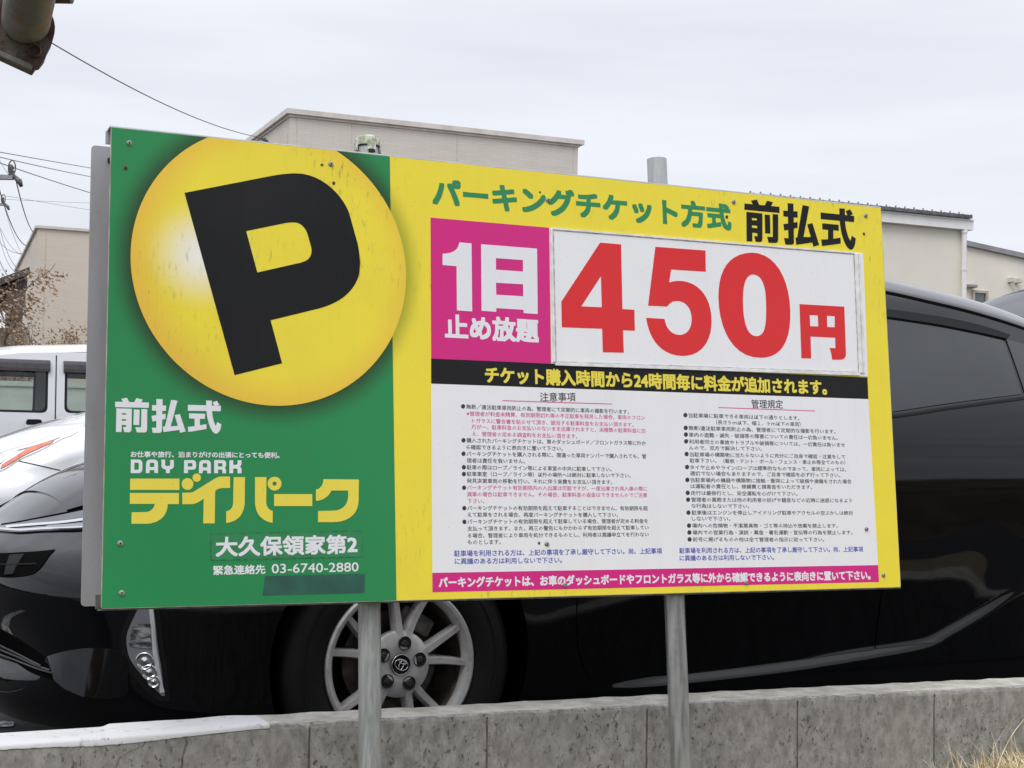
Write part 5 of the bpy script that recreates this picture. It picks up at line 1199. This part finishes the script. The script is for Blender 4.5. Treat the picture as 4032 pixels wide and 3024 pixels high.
b.build('roof', m_roofdark, Cb)
for i in range(24):
    x = -4.8 + i*.205 + .075
    if x < -.02: b = MB(); b.lathe([(.016,0),(.016,.05),(.0005,.06)], (x, -.10, hC-.035), (0,0,1), 8); b.build('roof_bolt', m_capG, Cb)
# D: lower annexe
DD_ = 30.0; pD = at(3788, 966, DD_); yD = R(24); hD = pD[2]
Db = empty('annexe', M=frame_at(pD, yD)); tag(Db, 'lower cream annexe with two vent hoods and a small window', 'building', 'cream buildings at right')
kD = .105
b = MB(); b.add([(0,0,0),(9,0,0),(9,8,0),(0,8,0),(0,0,hD),(9,0,hD-9*kD),(9,8,hD-9*kD),(0,8,hD)], [(0,1,2,3)[::-1],(0,1,5,4),(1,2,6,5),(2,3,7,6),(3,0,4,7),(4,5,6,7)]); b.build('wall', m_sideC, Db)
b = MB(); b.add([(x, y, z) for z0 in (.004, .10) for x, y, z in ((0,-.08,hD+z0),(9.1,-.08,hD-9.1*kD+z0),(9.1,8,hD-9.1*kD+z0),(0,8,hD+z0))], [(0,1,2,3)[::-1],(4,5,6,7),(0,1,5,4),(1,2,6,5),(2,3,7,6),(3,0,4,7)]); b.build('roof', m_capG, Db)
Di = np.array(Db.matrix_world.inverted())
def loc(M_, x, y):                               # measured point on a building's front plane
    p0 = np.array(M_)[:3,3]; n = np.array(M_)[:3,1]; r = ray(x, y); k = np.dot(p0 - CAM, n)/np.dot(r, n); p = CAM + r*k
    q = np.array(M_.inverted()) @ np.r_[p, 1]; return q[0], q[2]
SR = lambda x, y: (3632 + x/4.1475, 800 + y/4.1475)
for (xa, ya), (xb, yb) in (((1390,1215),(1440,1295)), ((1502,1228),(1552,1305))):
    a_, b_ = loc(Db.matrix_world, *SR(xa, yb)), loc(Db.matrix_world, *SR(xb, ya)); b = MB(); x0, x1, z0, z1 = a_[0], b_[0], a_[1], b_[1]
    b.add([(x0,0,z0),(x1,0,z0),(x1,0,z1),(x0,0,z1),(x0,-.16,z0),(x1,-.16,z0),(x1,-.16,z1-.03),(x0,-.16,z1-.03)], [(4,5,6,7),(7,6,2,3),(4,7,3,0),(5,1,2,6)]); o = b.build('vent_hood', m_capA, Db)
    b = MB(); block(b, x0+.01, x1-.01, -.15, -.0, z0+.003, z0+.012); b.build('grille', m_dark, o)
a_, b_ = loc(Db.matrix_world, *SR(800,1625)), loc(Db.matrix_world, *SR(1048,1438)); window(Db, a_[0], b_[0], a_[1]-.5, b_[1], 'x', .05)
a_, b_ = loc(Db.matrix_world, *SR(692,1380)), loc(Db.matrix_world, *SR(828,1338)); b = MB(); b.bbox(((a_[0]+b_[0])/2, -.07, (a_[1]+b_[1])/2), (b_[0]-a_[0], .14, b_[1]-a_[1]), .015); b.build('lamp_box', m_capG, Db, smooth=False)
# E: old house with dark eaves, far left
DE = 27.0; W6 = lambda x, y: (x/1.952, 550 + y/1.952)
m_wood = varied('dark_wood', (.115,.092,.080), .8, .3, 3, (1,1,6)); m_tile = varied('dark_tiles', (.085,.078,.074), .6, .35, 6); m_wallE = varied('brown_wall', (.30,.25,.215), .85, .2, 3)
E_ = empty('old_house', M=frame_at(at(*W6(205, 1500), DE), R(24))); tag(E_, 'old house with a dark overhanging eave at the far left edge', 'building')
iM = np.array(E_.matrix_world.inverted())
def eL(x, y, D): q = iM @ np.r_[at(*W6(x, y), D), 1]; return V3(*q[:3])
zf = lambda x, y, D: eL(x, y, D)
ax3 = (V3(1,0,0), V3(0,0,1), V3(0,1,0)); poly_ = lambda *pts: [(eL(x, y, DE)[0], eL(x, y, DE)[2]) for x, y in pts]
b = MB(); b.prism(poly_((203,1000),(203,1052),(-420,1302),(-420,1250)), V3(0,-.5,0), ax3, 4.0); b.build('roof', m_tile, E_)
b = MB(); b.prism(poly_((198,1062),(198,1165),(76,1233),(-2,1183),(-420,1330),(-420,1312)), V3(0,-.2,0), ax3, 2.6); b.build('gable', m_wood, E_)
b = MB(); b.prism(poly_((196,1160),(196,1300),(150,1300),(140,1252),(80,1252),(80,1238)), V3(0,.0,0), ax3, 2.2); b.build('upper_wall', m_wallE, E_)
b = MB(); b.prism(poly_((100,1100),(196,1064),(196,1074),(110,1108),(110,1150),(100,1150)), V3(0,-.235,0), ax3, .03); b.build('gutter', varied('pale_gutter', (.42,.40,.38), .5, .2, 6), E_)
for nm, x, w_ in (('porch_post', 85, .16), ('porch_post', 146, .12)):
    p_ = zf(x, 1250, DE-.6); b = MB(); b.box((p_[0], p_[1], p_[2]/2), (w_, w_, p_[2]+.3)); b.build(nm, m_wood, E_)
b = MB(); a0, a1 = zf(-400,1455,DE-1.2), zf(190,1455,DE-1.2); block(b, a0[0], a1[0], a1[1], a1[1]+.08, 0, a1[2]); b.build('low_fence', varied('brown_fence', (.15,.115,.09), .9, .3, 5, (6,6,1)), E_)
# ---------------------------------------------------------------- trees with brown leaves
m_bark = varied('grey_bark', (.16,.13,.11), .9, .35, 20, (1,1,.3)); 
m_leaf = Mat('brown_leaf', (.22,.13,.06), .8, 0, .2); n1 = m_leaf.noise(m_leaf.coord(), 3.5, 3); n2 = m_leaf.noise(m_leaf.coord(), 31, 2)
m_leaf.col(m_leaf.mix(m_leaf.ramp(n2, .35, .65), m_leaf.mix(m_leaf.ramp(n1, .38, .62), (.30,.19,.11), (.36,.19,.13)), (.44,.34,.22))); m_leaf = m_leaf.m
def tree(px, D, top_px, spread, nleaf, label, seed, leaf=.034, flat=.42):
    rs = random.Random(seed); base = at(px[0], px[1], D); base[2] = 0; H = at(px[0], top_px, D)[2]
    o = empty('tree', base); tag(o, label, 'tree', 'brown leaved trees at far left'); bt = MB(); tips = []
    def limb(p, d, ln, r, lv):
        pts = [p]; q = p; dd = d
        for k in range(5):
            dd = dd + V3(rs.gauss(0,.10), rs.gauss(0,.10), rs.gauss(.03,.05)); dd /= np.linalg.norm(dd); q = q + dd*ln/5; pts.append(q)
            if lv >= 1: tips.append((q, lv))
        bt.tube(pts, list(np.linspace(r, r*.45, 6)), 6 if lv else 8)
        if lv < 3:
            for k in range(5 if lv == 0 else 3):
                i = rs.choice((2,3,4,5)) if lv else 1 + k; a = rs.uniform(0, 6.28); e = rs.uniform(.35, 1.0)
                nd = dd*.5 + V3(math.cos(a)*spread, math.sin(a)*spread, e*.7); nd /= np.linalg.norm(nd); limb(pts[min(i,5)], nd, ln*rs.uniform(.42,.62), r*.5, lv+1)
    limb(V3(0,0,0), V3(.03,0,1), H*.62, .05, 0); bt.build('trunk', m_bark, o, smooth=True)
    bl = MB(); tips2 = [t for t in tips if t[1] >= 2] or tips
    for k in range(nleaf):
        c_, _l = rs.choice(tips2); c_ = c_ + V3(rs.gauss(0,.13), rs.gauss(0,.13), rs.gauss(-.05,.10)); 
        if c_[2] > H: continue
        n_ = V3(rs.gauss(0,1), rs.gauss(0,1), rs.gauss(0,1)); n_ /= np.linalg.norm(n_); a_ = np.cross(n_, V3(.3,.5,.8)); a_ /= np.linalg.norm(a_); b_ = np.cross(n_, a_); s = leaf*rs.uniform(.5,1.2)
        bl.add([c_ - a_*s, c_ + b_*s*flat + n_*s*.15, c_ + a_*s, c_ - b_*s*flat + n_*s*.1], [(0,1,2,3)])
    bl.build('crown', m_leaf, o); return o
tree(W6(320,1640), 20.0, W6(0,1040)[1], .72, 4200, 'slender tree with brown leaves before the tan house', 5)
tree(W6(5,1640), 22.0, W6(0,1330)[1], .8, 350, 'sparse bare tree before the old house at the far left', 9)
tree(W6(370,1640), 21.0, W6(0,1330)[1], 1.1, 2200, 'low brown shrub tree close to the grey panel', 12)
# ---------------------------------------------------------------- utility poles and wires
m_pole = varied('pole_concrete', (.38,.37,.35), .85, .1, 6); m_cable = Mat('cable', (.16,.16,.165), .6).m; m_insul = varied('insulator', (.10,.09,.09), .3, .3, 30); m_steel = varied('arm_steel', (.33,.34,.35), .5, .15, 20, metal=.5)
def pole(x, D, arms, label, h=11.0, right=0):
    base = at(x, 1700, D); base[2] = 0; o = empty('utility_pole', base); tag(o, label, 'pole', 'utility poles at far left')
    b = MB(); b.tube([(0,0,-.3),(0,0,h)], [.17,.11], 16); b.build('pole', m_pole, o, auto=40)
    for (x0, x1, y, th) in arms:
        q = at(x1, y, D); l = q[0]-base[0]; z = q[2]; b = MB(); b.bbox((l-.9, 0, z), (1.8, th, th), .006); b.tube([(0,0,z-.75),(l-.35,0,z-.03)], .018, 6); a = b.build('crossarm', m_steel, o)
        b = MB()
        for dx in (0, -.5, -1.3): b.lathe([(.03,0),(.055,.03),(.03,.06),(.06,.09),(.035,.12),(.055,.15),(.03,.20),(.0005,.22)], (l-.04+dx, 0, z+th/2-.03), (0,0,1), 12)
        b.build('insulator', m_insul, a, smooth=True)
        if th > .07:
            b = MB(); b.tube([(l, 0, z+.03),(l+.12, -.03, z-.07),(l+.16,-.04,z-.16)], [.035,.05,.03], 10); b.tube([V3(l-.02,-.02,z+.16)+V3(math.cos(t)*.06,0,math.sin(t)*.13) for t in np.linspace(0,6.28,16)], .012, 6); b.build('strain_fitting', m_insul, a, smooth=True)
    return o
pole(-110, 26.0, [(0,52,*[W6(0,290)[1]],.085)], 'concrete utility pole just outside the left edge with a crossarm reaching in')
pole(-75, 44.0, [(0,16,W6(0,498)[1],.075)], 'farther utility pole whose crossarm end peeps in at the left edge', 10.0)
def wire(p0, D0, p1, D1, sag, r, label=None, grp='overhead wires at left'):
    a, c_ = at(*p0, D0), at(*p1, D1); n = 24; pts = [a + (c_-a)*t - V3(0,0,4*sag*t*(1-t)) for t in np.linspace(0, 1, n)]
    b = MB(); b.tube([p - a for p in pts], r*.75, 6); o = b.build('power_line', m_cable, smooth=True, loc=a)
    tag(o, label or 'thin dark overhead wire crossing the pale sky left of the sign', 'wire', grp); return o
for p0, p1, D0, D1, sg, r in ((W6(-300,42),W6(1400,330),24,48,.02,.011),(W6(-300,62),W6(1400,385),24,48,.10,.011),(W6(-300,72),W6(1400,590),24,48,.10,.012),
                              (W6(-300,370),W6(1400,640),36,60,.05,.007),(W6(-300,440),W6(1400,500),36,60,.05,.007)):
    wire(p0, D0, p1, D1, sg, r)
for p0, p1, D0, D1, sg, r in ((W6(125,320),W6(270,722),26,40,.18,.014),(W6(-12,360),W6(212,815),26,41,.25,.014),(W6(30,500),W6(196,930),44,41,.15,.010),
                              (W6(-10,640),W6(165,1015),44,30,.25,.012),(W6(-10,720),W6(125,1025),44,30,.2,.010),(W6(-20,770),W6(203,868),44,41,.15,.010),(W6(-20,880),W6(66,1055),30,27,.05,.013),
                              (W6(-10,140),W6(70,268),30,26,.03,.008),(W6(5,680),W6(200,890),44,41,.2,.009)):
    wire(p0, D0, p1, D1, sg, r, 'slack service wire dropping from the utility poles at the left edge', 'service wires at left')
wire((-300,-150), 12.0, (1008,538), 30.0, .22, .010, 'long single wire sloping down from upper left to the beige building', 'long wire')
q0 = at(1008, 538, 29.95); b = MB(); d_ = np.array(A_.matrix_world)[:3,0]
for k, (x, y) in enumerate(((1042,548),(1050,555),(1056,563),(1046,560))): b.box(at(x, y, 30.6) - q0, (.05,.05,.05)); b.tube([at(1008,538,29.97)-q0, at(x, y, 30.6)-q0], .008, 5)
o = b.build('wire_bracket', m_insul, loc=q0); tag(o, 'small dark bracket holding the long wire on the beige wall', 'bracket')
# ---------------------------------------------------------------- rusty pipe overhead, near
RP = lambda x, y: (x/5.925, y/5.925)
m_oldpipe = Mat('old_painted_pipe', (.22,.22,.20), .6, .2, .4); n1 = m_oldpipe.noise(m_oldpipe.coord((1,.5,1)), 14, 5, .6); n2 = m_oldpipe.noise(m_oldpipe.coord((1,1,1), loc=(2.2,.3,.8)), 16, 3); n3 = m_oldpipe.noise(m_oldpipe.coord(), 150, 3)
c = m_oldpipe.mix(m_oldpipe.ramp(n1, .35, .7), (.125,.128,.113), (.215,.215,.19)); c = m_oldpipe.mix(m_oldpipe.ramp(n2, .545, .63, 0, .9), c, (.25,.10,.03)); c = m_oldpipe.mix(m_oldpipe.ramp(n3, .6, .7, 0, .5), c, (.07,.06,.05)); m_oldpipe.col(c); m_oldpipe.bump(n3, .3, .003); m_oldpipe = m_oldpipe.m
m_rustplate = Mat('rusty_flange', (.12,.06,.04), .85, .1, .3); n1 = m_rustplate.noise(m_rustplate.coord(), 18, 5, .65); n3 = m_rustplate.noise(m_rustplate.coord(), 120, 3)
c = m_rustplate.mix(m_rustplate.ramp(n1, .4, .6), (.060,.026,.020), (.12,.105,.085)); c = m_rustplate.mix(m_rustplate.ramp(n3, .58, .7, 0, .5), c, (.05,.03,.025)); m_rustplate.col(c); m_rustplate.bump(n3, .5, .004); m_rustplate = m_rustplate.m
DP = 2.45; p_end = at(102, 80, DP); p_top = at(119, -28, DP-.125)
ax_ = p_top - p_end; ax_ /= np.linalg.norm(ax_)
pipe = empty('overhead_pipe', p_end); tag(pipe, 'old grey painted pipe with a rusty flange at the upper left corner', 'pipe')
b = MB(); far = p_end + ax_*3.6
b.tube([V3(0,0,0), far - p_end], .0385, 40); b.build('tube', m_oldpipe, pipe, auto=40)
b = MB(); ft = far - p_end; b.tube([ft, V3(ft[0], ft[1], -p_end[2]-.45)], .045, 24); b.bbox(ft, (.13,.13,.13), .02); b.build('support', m_oldpipe, pipe, auto=40)
# flange plate square to the pipe
fx = np.cross(ax_, V3(0,0,1)); fx /= np.linalg.norm(fx); fx = fx if fx[0] > 0 else -fx; fy = np.cross(ax_, fx); fy = fy if fy[2] > 0 else -fy
def fl(x, y, off=0.0):
    r = ray(*RP(x, y)); o_ = p_end - ax_*off; k = np.dot(o_ - CAM, ax_)/np.dot(r, ax_); q = CAM + r*k - o_; return float(q@fx), float(q@fy)
FLP = [(-500,1090),(0,1300),(735,1640),(770,1645),(850,1530),(925,1515),(1040,1370),(1110,1180),(1200,1010),(1235,900),(1280,740),(1292,600),(1265,440),(1205,290),(1080,120),(900,-20),(650,-120),(200,-160),(-300,0),(-520,400)]
b = MB(); b.prism([fl(*q) for q in FLP], -ax_*.006, (fx, fy, -ax_), .022); flg = b.build('flange', m_rustplate, pipe)
b = MB(); b.prism([fl(*q) for q in ((-500,980),(80,1230),(700,1500),(760,1560),(735,1640),(0,1300),(-500,1090))], -ax_*.006, (fx, fy, ax_), .010); b.build('lip', m_oldpipe, flg)
b = MB(); u_, v_ = fl(815,1170); b.lathe([(.0120,-.002),(.0115,.006),(.0085,.008),(.0075,.002),(.0005,.002)], fx*u_ + fy*v_ - ax_*.006, ax_, 24); b.build('bolt_boss', m_rustplate, flg, auto=40)
b = MB(); q = at(225, -22, DP-.05) - p_end; q2 = at(248, 8, DP-.05) - p_end; b.tube([q + V3(-.03,0,0), q + V3(.022,0,0)], .013, 16)
for k in range(7): b.tube([q + V3(-.004+k*.0042,0,0), q + V3(-.002+k*.0042,0,0)], .0145, 16)
b.build('bolt', m_rustplate, pipe)

# ---------------------------------------------------------------- far wood round the lot
m_wood_far = varied('far_foliage', (.075,.070,.050), .95, .5, .6, detail=6)
bm = bmesh.new(); bmesh.ops.create_icosphere(bm, subdivisions=2, radius=1.0); bm.verts.index_update()
iv = np.array([v.co[:] for v in bm.verts]); jf = [tuple(v.index for v in f.verts) for f in bm.faces]; bm.free()
b = MB(); rs = random.Random(3); rn = np.random.default_rng(3)
for k in range(420):
    a = rs.uniform(-1.75, 1.75); D_ = rs.uniform(105, 135); c_ = V3(math.sin(a)*D_, math.cos(a)*D_, rs.uniform(.5, 2.6)); r_ = rs.uniform(1.0, 1.9)
    v = iv*(1 + .22*rn.standard_normal((len(iv), 1)))*np.array([r_*1.5, r_*1.5, r_]) + c_
    b.add(v, jf)
tag(b.build('distant_trees', m_wood_far), kind='stuff')
